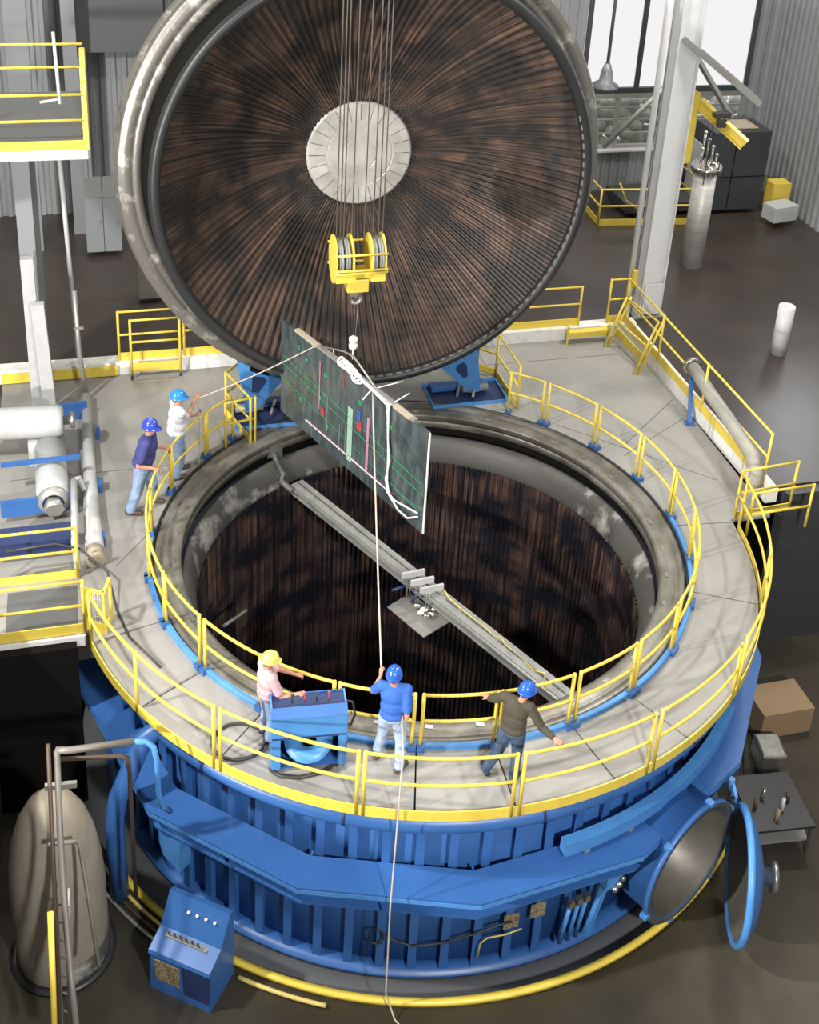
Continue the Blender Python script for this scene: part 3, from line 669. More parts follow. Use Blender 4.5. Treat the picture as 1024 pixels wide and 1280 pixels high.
# low yellow barriers before the curb
bm = NB(); beam(bm, B(-7.8, 7.06, .14), B(-5.3, 7.06, .14), .03, .24); tag(obj('toe_board', bm, 'yellow'), 'yellow toe plate at the foot of the far left white curb', 'toe board')
t = thing('low_barrier', 'low yellow step barrier in front of the white curb near the column', 'barrier', B(6.0, 6.95, 0), AB)
bm = NB(); beam(bm, B(5.55, 6.95, .3), B(6.65, 6.95, .3), .2, .05); beam(bm, B(5.55, 6.87, .24), B(6.65, 6.87, .24), .02, .12); obj('step', bm, 'yellow', t)
for u in (5.55, 6.65):
    bm = NB(); beam(bm, B(u, 6.9, 0), B(u, 6.9, .5), .04, .14); obj('end_plate', bm, 'yellow', t)
# folding A-frame gate near the column
t = thing('stair_gate', 'leaning yellow stair handrails over the curb steps beside the column', 'handrail', B(6.7, 6.3, 0), AB)
for k, (u, v0, v1) in enumerate(((6.42, 6.6, 7.2), (6.62, 5.2, 6.2))):
    for du in (0, .12):
        bm = NB(); tube(bm, [B(u+du, v0, 0), B(u+.55+du, v0+.2, 1.25)], .03, 8); obj('post', bm, 'yellow', t)
bm = NB(); tube(bm, [B(7.0, 6.8, 1.2), B(7.2, 5.4, 1.25)], .026, 8); obj('top_rail', bm, 'yellow', t)
bm = NB(); tube(bm, [B(6.75, 6.7, .65), B(6.95, 5.35, .65)], .026, 8); obj('mid_rail', bm, 'yellow', t)
bm = NB(); beam(bm, B(6.95, 5.3, .25), B(6.85, 6.9, .25), .03, .24)
obj('toe_board', bm, 'yellow', t)

# ================================================================ BACKGROUND RIGHT
t = thing('building_column', 'tall white painted steel column rising behind the right end of the curb', 'column', B(7.95, 7.65, CURBZ), AB)
bm = NB(); beam(bm, B(8.26, 7.65, CURBZ), B(8.26, 7.65, 14), .03, .5, B(0, 1)); beam(bm, B(7.68, 7.65, CURBZ), B(7.68, 7.65, 14), .03, .5, B(0, 1)); obj('flanges', bm, 'colwhite', t)
bm = NB(); beam(bm, B(7.97, 7.55, CURBZ), B(7.97, 7.55, 14), .56, .03, B(0, 1)); obj('web', bm, 'colwhite', t)
bm = NB(); box(bm, B(7.97, 7.65, CURBZ+.02), (.9, .7, .04), AB); obj('base_plate', bm, 'galv', t)
bm = NB(); beam(bm, B(7.97, 7.38, CURBZ+.1), B(7.97, 7.38, CURBZ+.95), .5, .02, B(0, 1)); obj('lower_panel', bm, 'colwhite', t)
bm = NB(); tube(bm, [B(7.36, 7.5, CURBZ), B(7.30, 7.5, 14)], .075, 14); tag(obj('drain_pipe', bm, 'colwhite'), 'thin white drain pipe left of the tall white column', 'pipe')
bm = NB(); tube(bm, [B(7.52, 7.55, CURBZ), B(7.52, 7.55, 14)], .02, 8); tag(obj('conduit', bm, 'galv'), 'thin conduit between the drain pipe and the white column', 'conduit')
bm = NB(); box(bm, B(7.35, 7.3, 1.5), (.12, .1, .45), AB); tag(obj('control_pendant', bm, 'yellow'), 'small yellow pendant hanging by the foot of the column', 'pendant')
# jib crane
t = thing('jib_crane', 'yellow jib crane bolted to the right side of the white column', 'crane', B(8.4, 7.6, 4.4), AB)
bm = NB(); beam(bm, B(8.38, 7.6, 4.45), B(8.38, 7.6, 6.25), .22, .24, B(0, 1)); bevel(bm, .02); obj('mast', bm, 'yellow', t)
tip = onz(930, 183, 5.2); tb = V(B(8.5, 7.55, 6.0)); 
bm = NB(); ibeam(bm, tb, V((tip.x, tip.y, 6.0)) if False else at(931, 181, 29.5), .2, .26, .03); bo = obj('boom', bm, 'yellow', t)
bt = at(931, 181, 29.5)
bm = NB(); c = tb.lerp(bt, .48); box(bm, c+V((0, 0, .2)), (.4, .2, .12), AB); box(bm, c+V((0, -.12, .02)), (.22, .08, .2), AB); tr = obj('trolley', bm, 'darkcab', t)
bm = NB()
for d in (-.2, .15, .3): cyl(bm, c+B(d, 0, 0), c+B(d, 0, -1.6), .012, 6)
obj('chain', bm, 'darkcab', t)
# silver cylinder
cb = B(10.52, 10.23, CURBZ)
t = thing('silver_cylinder', 'tall silver insulated cylinder standing on the brown floor below the jib crane', 'cylinder', cb)
bm = NB(); tube(bm, [cb, cb+V((0, 0, 2.9))], .31, 32); obj('body', bm, 'silver', t)
bm = NB(); tube(bm, [cb+V((0, 0, 2.86)), cb+V((0, 0, 2.98))], .42, 32); obj('top_flange', bm, 'bright', t)
for k in range(16):
    a = 2*pi*k/16; bm = NB(); cyl(bm, cb+V((.37*cos(a), .37*sin(a), 2.78)), cb+V((.37*cos(a), .37*sin(a), 3.05)), .022, 6); obj('bolt', bm, 'galv', t)
for k, (dx, dy, h) in enumerate(((-.15, .1, .9), (-.05, -.05, .75), (.12, .12, .5), (.2, -.1, .35), (-.2, -.12, .5))):
    bm = NB(); tube(bm, [cb+V((dx, dy, 2.95)), cb+V((dx, dy, 2.98+h))], .035, 8); ball(bm, cb+V((dx, dy, 2.98+h)), .06, 8); obj('fitting', bm, 'bright', t)
bm = NB(); lathe(bm, [(.08, 0), (.15, 0), (.15, .1), (.08, .1)], c=cb+V((.1, -.18, 3.0)), axis=(0.1, -.6, 1), n=20, closed_prof=True); obj('port', bm, 'bright', t)
# fenced pit railing on the brown floor
t = rail_line('guard_rail', 'yellow guard rail around the floor pit behind the silver cylinder', [B(8.9, 12.6, CURBZ), B(8.4, 13.2, CURBZ), B(8.4, 13.2, CURBZ), B(13.0, 13.2, CURBZ), B(13.2, 15.2, CURBZ)], 1.15, .62, (0, 1, 3, 4), None, (0, .2)) if False else None
t = rail_line('guard_rail', 'yellow guard rail around the floor pit behind the silver cylinder', [B(9.0, 15.3, CURBZ), B(8.9, 13.2, CURBZ), B(12.3, 12.9, CURBZ), B(12.3, 15.4, CURBZ)], 1.15, .62, (0, 1, 2, 3), None, (0, .2))
bm = NB(); tube(bm, [B(9.5, 13.3, 1.6), B(9.75, 13.3, 1.05), B(10.3, 13.3, .65)], .026, 8); obj('stair_rail', bm, 'yellow', t)
bm = NB(); box(bm, B(11.1, 14.4, .62), (2.3, 1.6, .3), AB); tag(obj('pit_cover', bm, 'darkcab'), 'dark grey cover inside the yellow rail by the window wall', 'cover')
# dark electrical cabinets
t = thing('electrical_cabinet', 'tall dark grey electrical cabinet by the right wall', 'cabinet', B(13.95, 14.0, CURBZ), AB)
bm = NB(); box(bm, B(13.5, 14.2, 1.72), (1.9, 1.3, 2.54), AB); bevel(bm, .01); obj('body', bm, 'darkcab', t)
bm = NB(); box(bm, B(13.3, 13.54, 1.72), (.02, .02, 2.4), AB); box(bm, B(13.5, 13.54, 1.55), (1.85, .02, .02), AB); obj('door_seam', bm, 'void', t)
bm = NB(); box(bm, B(13.6, 14.2, 3.02), (1.0, .8, .03), AB); tag(obj('board', bm, 'wood'), 'pale board lying on top of the dark cabinet', 'board')
bm = NB(); box(bm, B(12.42, 14.4, 1.5), (.05, .7, 1.9), AB); tag(obj('leaning_board', bm, 'white'), 'white board leaning beside the dark cabinet', 'panel')
# braces & truss
bm = NB(); tube(bm, [B(8.2, 12, 3.25), B(10.3, 12, 5.45)], .075, 10); tag(obj('brace', bm, 'galv'), 'light steel brace rising to the left of the column by the window', 'brace')
bm = NB(); beam(bm, at(868, 66, 31), at(914, 146, 33), .14, .1); tag(obj('brace', bm, 'galv'), 'grey diagonal brace descending right of the column by the window', 'brace')
t = thing('cable_tray', 'perforated grey cable tray sloping down at the upper right corner', 'cable tray', at(905, 100, 27))
p, q = at(852, 48, 28.9), at(948, 130, 29.5)
bm = NB(); beam(bm, p, q, .42, .03); d_ = (q-p).normalized(); sd = d_.cross(V((0, 0, 1))).normalized()
beam(bm, p+sd*.2+V((0, 0, .05)), q+sd*.2+V((0, 0, .05)), .03, .14); beam(bm, p-sd*.2+V((0, 0, .05)), q-sd*.2+V((0, 0, .05)), .03, .14); obj('tray', bm, 'galv', t)
bm = NB()
for k in range(26):
    c = p.lerp(q, .04+k*.037)+V((0, 0, .02)); box(bm, c, (.07, .05, .01), atan2(d_.y, d_.x))
obj('slots', bm, 'darkcab', t)
# pendant lamp
lp = at(757, 104, 36)
t = thing('pendant_lamp', 'grey bell shaped lamp hanging on a pole before the upper window', 'lamp', lp)
bm = NB(); cyl(bm, lp+V((0, 0, .5)), lp+V((0, 0, 8)), .05, 8); obj('pole', bm, 'lamp', t)
bm = NB(); lathe(bm, [(.38, -.12), (.40, -.05), (.2, .08), (.17, .35), (.08, .6), (0, .6)], c=lp, n=24); obj('shade', bm, 'lamp', t)
# white thing far right
bm = NB(); box(bm, B(14.6, 12.6, .75), (.9, .6, .5), AB+.2); bevel(bm, .02); tag(obj('white_crate', bm, 'white'), 'white crate on the brown floor at the far right edge', 'crate')
bm = NB(); box(bm, B(14.9, 13.4, .95), (.6, .5, .9), AB); tag(obj('yellow_bin', bm, 'yellow'), 'yellow bin behind the white crate at the far right edge', 'bin')
bm = NB(); q = onz(960, 440, CURBZ); tube(bm, [V((q.x+.25, q.y, CURBZ)), V((q.x+.25, q.y, 1.6))], .2, 16); tag(obj('white_drum', bm, 'white'), 'white upright drum at the right edge beyond the curb rail', 'drum')
# deck pipe with flange at right
t = thing('bent_pipe', 'thick pale pipe with bolted flange running over the right curb', 'pipe', B(7.2, 3, .0))
pts = [B(7.45, 4.25, .95), B(7.42, 2.9, .85), B(7.40, 1.3, .75), B(7.42, .75, .72), B(7.36, .45, .6), B(7.22, .25, .35), B(7.12, .15, 0), B(7.1, .1, -.6)]
pts = [at(862, 456, pj) for pj in ()] or [onz(866, 458, 1.0), onz(888, 492, .95), onz(908, 520, .92), onz(928, 550, .9), onz(941, 570, .85), onz(946, 590, .65), onz(943, 606, .35), onz(938, 622, -.1), onz(936, 634, -.5)]
bm = NB(); tube(bm, pts, .145, 18); obj('pipe', bm, 'beige', t)
dd = (pts[1]-pts[0]).normalized()
bm = NB(); lathe(bm, [(.12, -.05), (.21, -.05), (.21, .03), (.12, .03)], c=pts[0], axis=dd, n=28, closed_prof=True); fl = obj('flange', bm, 'bright', t)
for k in range(10):
    x, y, d = frame_of(dd); a = 2*pi*k/10; p = pts[0]+(x*cos(a)+y*sin(a))*.19; b2 = NB(); cyl(b2, p-dd*.07, p+dd*.05, .02, 6); obj('bolt', b2, 'galv', fl)
for q, zt in (((862, 530), .85), ((942, 568), .8)):
    p = onz(*q, 0 if zt == .85 else .45); top = p.copy(); top.z = zt
    bm = NB(); beam(bm, p, V((pts[0].x, pts[0].y, .85)) if zt == .85 else V((pts[4].x, pts[4].y, .75)), .09, .09); box(bm, p+V((0, 0, .02)), (.22, .18, .04)); obj('support', bm, 'blue', t)

# ================================================================ LEFT MACHINERY
t = thing('upper_platform', 'yellow railed upper platform with white edge at the top left corner', 'platform', B(-6.5, 5.0, 6.1), AB)
bm = NB(); box(bm, B(-7.2, 6.6, 6.22), (3.05, 3.6, .2), AB); obj('slab', bm, 'lockerdk', t)
bm = NB(); box(bm, B(-7.2, 4.79, 6.21), (3.06, .03, .2), AB); box(bm, B(-5.66, 6.6, 6.21), (.03, 3.6, .2), AB); obj('fascia', bm, 'white', t)
bm = NB(); box(bm, B(-7.2, 4.79, 6.40), (3.05, .02, .18), AB); box(bm, B(-5.66, 6.6, 6.40), (.02, 3.6, .18), AB); obj('toe_board', bm, 'yellow', t)
for u, v in ((-5.68, 4.8), (-8.6, 4.8), (-5.68, 7.2)):
    bm = NB(); beam(bm, B(u, v, 6.3), B(u, v, 7.9 if v < 5 else 7.6), .10, .06); obj('post', bm, 'yellow', t)
for z in (6.88, 7.38):
    bm = NB(); tube(bm, [B(-8.6, 4.8, z), B(-5.68, 4.8, z), B(-5.68, 7.2, z)] if z > 8 else [B(-8.6, 4.8, z), B(-5.68, 4.8, z)], .028, 8); obj('rail', bm, 'yellow', t)
    bm = NB(); tube(bm, [B(-8.6, 8.3, z), B(-5.68, 8.3, z)], .028, 8); obj('rail', bm, 'yellow', t)
bm = NB(); tube(bm, [at(66, 40, 22), at(75, 130, 22)], .03, 8); tube(bm, [at(50, 128, 22), at(74, 124, 22)], .025, 8); tag(obj('hanging_rod', bm, 'white'), 'white rod with side arm hanging before the upper left platform', 'rod')
bm = NB(); cyl(bm, B(-6.15, 7.3, .45), B(-6.25, 6.4, 6.1), .05, 10); tag(obj('strut', bm, 'white'), 'slim white strut below the upper left platform', 'strut')
bm = NB(); box(bm, B(-6.25, 6.3, 5.87), (.16, .16, .5), AB); tag(obj('strut_bracket', bm, 'yellow'), 'yellow bracket under the upper left platform', 'bracket')
bm = NB(); beam(bm, B(-6.95, 6.6, 0), B(-6.95, 6.6, 6.1), .35, .35); tag(obj('platform_column', bm, 'greypaint'), 'grey column carrying the upper left platform', 'column')
# lockers
t = thing('locker', 'left grey locker against the far left wall', 'locker', B(-5.63, 13.1, CURBZ), AB, 'grey lockers by the far left wall')
def locker(t, u):
    bm = NB(); box(bm, B(u, 13.15, 1.23), (.445, .5, 1.56), AB); bevel(bm, .006); obj('body', bm, 'locker', t)
    bm = NB(); plate3(bm, [B(u-.22, 12.9, 2.01), B(u+.22, 12.9, 2.01), B(u+.22, 13.4, 2.4), B(u-.22, 13.4, 2.4)], (0, -.6, 1), .02); obj('sloped_top', bm, 'lockerdk', t)
    bm = NB(); box(bm, B(u+.15, 12.89, 1.3), (.03, .02, .16), AB); obj('handle', bm, 'galv', t)
locker(t, -5.63)
t2 = thing('locker', 'right grey locker against the far left wall', 'locker', B(-5.17, 13.1, CURBZ), AB, 'grey lockers by the far left wall'); locker(t2, -5.17)
bm = NB(); box(bm, B(-4.1, 10.0, .95), (1.15, .06, 1.0), AB); box(bm, B(-4.1, 10.2, .7), (1.1, .5, .5), AB); tag(obj('grey_board', bm, 'galv'), 'pale grey scuffed board standing behind the left curb rail', 'board')
# standing white pipe by the left machinery
bm = NB(); tube(bm, [B(-6.0, 6.1, 0), B(-6.1, 6.2, 1.2), B(-6.12, 6.3, 2.6)], .05, 10); box(bm, B(-6.08, 6.2, 1.75), (.2, .06, .05), AB); tag(obj('stand_pipe', bm, 'galv'), 'grey stand pipe at the back of the white piping on the left', 'pipe')
# horizontal white vessel with flanged nozzle
t = thing('white_vessel', 'short fat white vessel with shiny flange at the left edge', 'vessel', B(-6.9, 4.0, 0), AB)
bm = NB(); lathe(bm, [(0, 0), (.26, 0), (.30, -.04), (.32, -.12), (.32, -1.6), (0, -1.6)], c=B(-6.45, 4.0, .85), axis=B(1, -.05), n=32); obj('body', bm, 'white', t)
bm = NB(); lathe(bm, [(0, 0), (.09, 0), (.09, .14), (.17, .14), (.17, .22), (.07, .22), (0, .2)], c=B(-6.45, 4.0, .85), axis=B(1, -.05), n=24); obj('flange', bm, 'bright', t)
bm = NB(); box(bm, B(-7.0, 4.0, .27), (.3, .5, .54), AB); obj('saddle', bm, 'white', t)
# big pipe below it
t = thing('large_white_pipe', 'large white pipe with grey end cap lying towards the camera at the left edge', 'pipe', B(-6.8, 2.8, 0), AB)
bm = NB(); tube(bm, [B(-6.75, 4.1, .35), B(-6.68, 2.3, .38), B(-6.66, 2.0, .36)], .30, 28); obj('pipe', bm, 'white', t)
bm = NB(); lathe(bm, [(.30, -.02), (.31, .02), (.25, .10), (.2, .12)], c=B(-6.66, 2.0, .36), axis=B(0, -1), n=28); tube(bm, [B(-6.66, 2.0, .34), B(-6.64, 1.78, .28)], .19, 6); obj('end_cap', bm, 'galv', t)
bm = NB(); beam(bm, B(-7.6, 1.95, .3), B(-6.28, 2.0, .3), .08, .35); obj('blue_saddle', bm, 'blue', t)
bm = NB(); beam(bm, B(-7.6, 2.75, .75), B(-6.15, 2.8, .75), .09, .07); tag(obj('blue_strap', bm, 'blue'), 'blue cross strap over the white pipes at the left edge', 'strap')
# long slim pipe
t = thing('long_white_pipe', 'long slim white pipe lying on the deck along the left machinery', 'pipe', B(-6.0, 2.5, 0), AB)
bm = NB(); tube(bm, [B(-6.02, 6.0, .16), B(-6.0, 3.4, .16), B(-5.98, 1.6, .17), B(-5.95, .62, .17)], [.10, .12, .15, .17], 20); obj('pipe', bm, 'white', t)
bm = NB(); tube(bm, [B(-5.95, .62, .17), B(-5.94, .35, .12)], [.16, .17], 12); obj('open_end', bm, 'wood', t)
for v in (4.6, 2.7, 1.0):
    bm = NB(); box(bm, B(-5.8, v, .1), (.08, .22, .2), AB); obj('clip', bm, 'blue', t)
bm = NB(); tube(bm, [B(-6.28, 2.3, .55), B(-6.28, .5, .45), B(-6.25, .2, .1)], .06, 10); tube(bm, [B(-6.28, 2.3, .55), B(-6.2, 2.45, .5), B(-6.1, 2.3, .3)], .05, 8); tag(obj('bypass_pipe', bm, 'white'), 'thin white pipe hooked over beside the long slim pipe', 'pipe')
bm = NB(); beam(bm, B(-6.6, 5.35, .2), B(-6.0, 5.4, .2), .08, .4); tag(obj('blue_bracket', bm, 'blue'), 'small blue bracket at the back of the left machinery', 'bracket')
for k, (u, v, h) in enumerate(((-7.0, 5.9, 3.6), (-6.75, 5.6, 2.7))):
    bm = NB(); beam(bm, B(u, v, 0), B(u-.1*k, v, h), .26, .2, B(0, 1)); bevel(bm, .01); tag(obj('equipment_rack', bm, 'white'), ('taller' if k == 0 else 'shorter')+' white upright rack panel at the left edge behind the flanged vessel', 'panel')
bm = NB(); pts = [B(-7.4, .1, .75), B(-6.6, .2, .72), B(-6.2, .15, .6), B(-5.75, -.2, .3), B(-5.62, -.9, .02), B(-5.45, -1.6, .02), B(-5.0, -2.4, .02)]
tube(bm, pts, .02, 8); tag(obj('cable', bm, 'hose'), 'black cable running over the left landing down along the deck edge', 'cable')
bm = NB(); box(bm, B(-7.0, .95, .3), (1.3, .5, .25), AB); tag(obj('blue_box_beam', bm, 'dkblue'), 'dark blue box behind the upper landing rail at the left', 'box')

# ================================================================ LOWER LEFT
tc_ = B(-6.72, -4.35, -3.6)
t = thing('lagged_tank', 'tall cream insulated tank with domed top in the lower left corner', 'tank', tc_)
bm = NB(); lathe(bm, [(0, 0), (.66, 0), (.68, .05), (.70, .5), (.70, 1.5), (.67, 2.0), (.60, 2.45), (.50, 2.82), (.36, 3.1), (.2, 3.25), (0, 3.3)], c=tc_, n=48); obj('body', bm, 'cream', t)
bm = NB(); lathe(bm, [(.66, .0), (.80, .0), (.80, .06), (.66, .06)], c=tc_, n=48, closed_prof=True); obj('foot_ring', bm, 'black', t)
bm = NB(); lathe(bm, [(.705, .06), (.715, .42), (.705, .44)], c=tc_, n=48, a0=rad(-60), a1=rad(40)); obj('bare_patch', bm, 'header', t)
# handrail pipes in the near left
P = lambda x, y, d: at(x, y, d)
t = thing('pipe_handrail', 'grey pipe handrail frame standing in front of the cream tank', 'handrail', P(80, 1216, 16.8))
bm = NB(); tube(bm, [P(96, 1290, 16.6), P(88, 1216, 16.9), P(80, 1120, 17.1), P(75, 1040, 17.3), P(71, 938, 17.5)], .045, 10); obj('post', bm, 'railgrey', t)
bm = NB(); tube(bm, [P(70, 938, 17.5), P(85, 938, 17.5), P(166, 927, 17.9)], .05, 10); obj('rail', bm, 'railgrey', t)
bm = NB(); tube(bm, [P(166, 927, 17.9), P(182, 927, 18), P(192, 934, 18), P(196, 950, 18.05), P(198, 990, 18.3), P(203, 1008, 18.5), P(213, 1014, 18.7)], .04, 10); obj('bent_end', bm, 'ltblue', t, 'light blue bent end of the handrail')
bm = NB(); tube(bm, [P(76, 949, 17.6), P(150, 945, 18), P(160, 948, 18), P(162, 965, 18.1), P(164, 1010, 18.4), P(170, 1120, 19)], [.032]*4+[.034, .03], 8); obj('lower_rail', bm, 'shoe', t)
bm = NB(); tube(bm, [P(60, 1056, 17.4), P(96, 1051, 17.6), P(100, 1060, 17.6), P(110, 1120, 17.5), P(124, 1208, 17.4)], .03, 8); obj('low_rail', bm, 'railgrey', t)
bm = NB(); beam(bm, P(56, 984, 17.4), P(96, 980, 17.5), .06, .09); obj('cross_bar', bm, 'galv', t)
bm = NB(); tube(bm, [P(60, 930, 17), P(66, 1060, 16.9), P(76, 1290, 16.4)], .03, 8); tag(obj('rack_pipe', bm, 'shoe'), 'thin dark pipe at the extreme lower left beside the handrail', 'pipe')
bm = NB(); tube(bm, [P(63, 1140, 16), P(68, 1290, 15.8)], .04, 8); tag(obj('yellow_pole', bm, 'yellow'), 'yellow pole at the extreme lower left corner', 'pole')
t = thing('lattice_rack', 'small scaffold ladder of grey bars beside the cream tank foot', 'ladder', P(80, 1200, 16.9))
for k in range(2):
    bm = NB(); tube(bm, [P(70+k*16, 1120-10*k, 17.3), P(78+k*8, 1290, 16.9)], .022, 6); obj('side_bar', bm, 'galv', t)
for k in range(7):
    bm = NB(); tube(bm, [P(71+k, 1130+k*22, 17.2), P(88-k*.5, 1134+k*22, 17.2)], .014, 6); obj('rung', bm, 'galv', t)
# lower console
ca = rad(-19); ux = V((cos(ca), sin(ca), 0)); uy = V((-sin(ca), cos(ca), 0)); cc = V((-3.02, -6.42, -3.6))
t = thing('control_console', 'blue sloped control console on the lower floor at the vessel foot', 'console', cc, ca)
def L3(x, y, z): return cc+ux*x+uy*y+V((0, 0, z))
sec = [(-.42, 0), (.30, 0), (.30, 1.38), (.20, 1.42), (-.08, .98), (-.42, .86), (-.44, .80), (-.38, .74)]
bm = NB(); a_ = [bm.verts.new(L3(-.52, y, z)) for y, z in sec]; b_ = [bm.verts.new(L3(.52, y, z)) for y, z in sec]
bm.faces.new(a_); bm.faces.new(b_[::-1])
for i in range(len(sec)): bm.faces.new((a_[i], a_[(i+1) % 8], b_[(i+1) % 8], b_[i]))
obj('body', bm, 'blue', t)
for k in range(4):
    bm = NB(); x = -.12+k*.15; p = L3(x, .09, 1.26); q = L3(x, .06, 1.29); cyl(bm, p, q, .022, 10); obj('indicator', bm, 'ropew', t)
for k in range(6):
    bm = NB(); x = -.3+k*.1; cyl(bm, L3(x, -.16, .95), L3(x, -.2, 1.07), .012, 8); ball(bm, L3(x, -.2, 1.08), .022, 8); obj('lever', bm, 'darkcab', t)
bm = NB(); box(bm, L3(-.02, -.15, .955), (.72, .1, .02), ca); obj('lever_plate', bm, 'galv', t)
bm = NB(); box(bm, L3(-.22, -.405, .45), (.42, .02, .42), ca); obj('notice_plate', bm, 'tag', t)
bm = NB(); box(bm, L3(.28, -.405, .42), (.45, .015, .6), ca); obj('door', bm, 'dkblue', t)
# floor pipes behind console
for k, (m_, lb) in enumerate((('yhose', 'yellow floor pipe nearest the vessel left of the console'), ('shoe', 'brown floor pipe between two others left of the console'), ('galv', 'grey floor pipe left of the console'))):
    bm = NB(); tube(bm, arc(6.78+k*.12, -52, -32, -3.54, 10), .03, 8); tag(obj('floor_pipe', bm, m_), lb, 'pipe')
bm = NB(); tube(bm, arc(6.85, -20, -8, -3.53, 8), .035, 8); tag(obj('floor_pipe', bm, 'yhose'), 'yellow floor pipe coming out right of the console', 'pipe')
# hoses on the shell
bm = NB(); pts = []
for k in range(60):
    a = 2*pi*3*k/60; pts.append(pol(5.95+.01*k/60, -2.6+1.1*cos(a)*(1+.04*sin(5*a)), -3.03+.16*sin(a)-.02*(k % 7)/7))
tube(bm, pts, .014, 6)
tube(bm, [pol(5.95, -1.5, -3.0), pol(5.95, .2, -3.1), pol(5.96, 3, -3.2), pol(5.96, 8, -3.12), pol(5.96, 12, -2.98), pol(5.96, 16, -2.85), pol(5.95, 18, -2.85)], .018, 6)
tube(bm, [pol(5.95, -3.6, -3.05), pol(5.95, -3.9, -3.3), pol(5.95, -3.9, -3.56)], .014, 6)
tag(obj('coiled_cable', bm, 'hose'), 'coiled dark cable hung on the blue ribbed shell, running to the right', 'cable')
bm = NB(); tube(bm, [pol(6.0, 19.5, -3.0), pol(5.98, 17, -3.08), pol(5.97, 14.2, -3.1), pol(5.97, 13.2, -3.2), pol(5.97, 13, -3.56)], .014, 6); tag(obj('thin_hose', bm, 'yhose'), 'thin yellow hose leading from the notice plate down to the floor', 'hose')

# ================================================================ LOWER RIGHT CLUTTER
t = thing('workbench', 'dark steel workbench on the lower floor at the right edge behind the open door', 'workbench', onz(952, 1040, -3.6))
wb = onz(962, 1015, -3.2)
bm = NB(); box(bm, V((wb.x, wb.y, -2.95)), (1.1, 1.2, .05), .2); obj('top', bm, 'black', t)
bm = NB(); box(bm, V((wb.x, wb.y, -3.3)), (1.0, 1.1, .04), .2); obj('shelf', bm, 'galv', t)
for sx in (-.5, .5):
    for sy in (-.55, .55):
        bm = NB(); q = Matrix.Rotation(.2, 3, 'Z') @ V((sx, sy, 0)); beam(bm, V((wb.x+q.x, wb.y+q.y, -3.6)), V((wb.x+q.x, wb.y+q.y, -2.95)), .05, .05); obj('leg', bm, 'darkcab', t)
for k in range(5):
    bm = NB(); p = V((wb.x-.35+.16*k, wb.y-.2+.25*sin(k*2.1), -2.925)); cyl(bm, p, p+V((.05*sin(k), .04, .22+.05*sin(k*3))), .035, 10)
    tag(obj('pipe_fitting', bm, ('shoe', 'bright', 'carton', 'white', 'shoe')[k]), ('brown', 'shiny', 'tan', 'white', 'dark brown')[k]+' fitting on the workbench, number %s from its left end' % ('one', 'two', 'three', 'four', 'five')[k], 'fitting')
bm = NB(); p = onz(968, 900, -3.6); box(bm, V((p.x, p.y, -3.3)), (1.1, .8, .6), .3); tag(obj('cardboard_box', bm, 'carton'), 'brown cardboard box on the lower floor at the right edge', 'box')
bm = NB(); p = onz(958, 955, -3.6); box(bm, V((p.x, p.y, -3.35)), (.5, .6, .5), .1); bevel(bm, .05); tag(obj('metal_canister', bm, 'bright'), 'shiny canister between the cardboard box and the workbench', 'canister')

# ================================================================ HOIST, PANEL, BEAM
hk = V((-1.50, 1.05, 5.3)); hu = B(1, 0); hv = B(0, 1)
t = thing('hook_block', 'yellow crane hook block hanging in front of the lid', 'hook block', hk)
for k, d in enumerate((-.44, -.14, .20, .44)):
    c = hk+hu*d; bm = NB()
    pts = []
    for j in range(26):
        a = 2*pi*j/26; z = .46*sin(a); y = .37*cos(a)
        if z < -.36: y *= .85
        pts.append(c+hv*y+V((0, 0, z)))
    plate3(bm, pts, hu, .03); obj('side_plate', bm, 'yellow', t)
for d in (-.29, .32):
    for e in (-.06, .06):
        bm = NB(); lathe(bm, [(.05, -.035), (.36, -.035), (.33, -.01), (.33, .01), (.36, .035), (.05, .035)], c=hk+hu*(d+e)+V((0, 0, .04)), axis=hu, n=28, closed_prof=True); obj('sheave', bm, 'greysteel', t)
for dy, dz in ((-.33, .2), (-.37, -.08), (-.36, -.14), (.33, .2), (.3, -.2)):
    bm = NB(); cyl(bm, hk+hu*-.48+hv*dy+V((0, 0, dz)), hk+hu*.48+hv*dy+V((0, 0, dz)), .022, 8); obj('tie_rod', bm, 'yellow', t)
bm = NB()
box(bm, hk+hu*-.27+hv*-.30+V((0, 0, -.24)), (.36, .03, .20), AB); box(bm, hk+hu*.32+hv*-.30+V((0, 0, -.24)), (.26, .03, .20), AB); box(bm, hk+hu*.03+V((0, 0, -.28)), (.9, .34, .1), AB); obj('cover_plate', bm, 'yellow', t)
bm = NB(); box(bm, hk+hu*.0+V((0, 0, -.50)), (.40, .3, .26), AB); bevel(bm, .02); obj('yoke', bm, 'yellow', t)
bm = NB(); tube(bm, [hk+V((0, 0, -.5)), hk+V((0, 0, -.74))], .11, 14); pts = [hk+V((0, 0, -.66))]
for j in range(10):
    a = rad(90-j*27); pts.append(hk+V((0, 0, -.82))+hu*(.09*cos(a))+V((0, 0, .09*sin(a))))
tube(bm, pts, .035, 8); obj('hook', bm, 'galv', t)
bm = NB()
for k, d in enumerate((-.40, -.27, -.12, .10, .26, .36, .44, -.33)):
    tube(bm, [hk+hu*d+V((0, 0, .1)), hk+hu*(d*1.0)+V((0, 0, 12.8))], .011, 6)
tag(obj('hoist_cable', bm, 'cable'), 'set of thin parallel wire ropes rising from the hook block', 'cable')
bm = NB(); s = hk+V((0, 0, -.9)); e = V((-1.52, 1.05, 3.62)); tube(bm, [s+hu*-.03, e+hu*.01], .008, 6); tube(bm, [s+hu*.05, e+hu*.03], .008, 6)
tag(obj('wire_sling', bm, 'cable'), 'thin wire sling between the hook and the white shackle', 'sling')
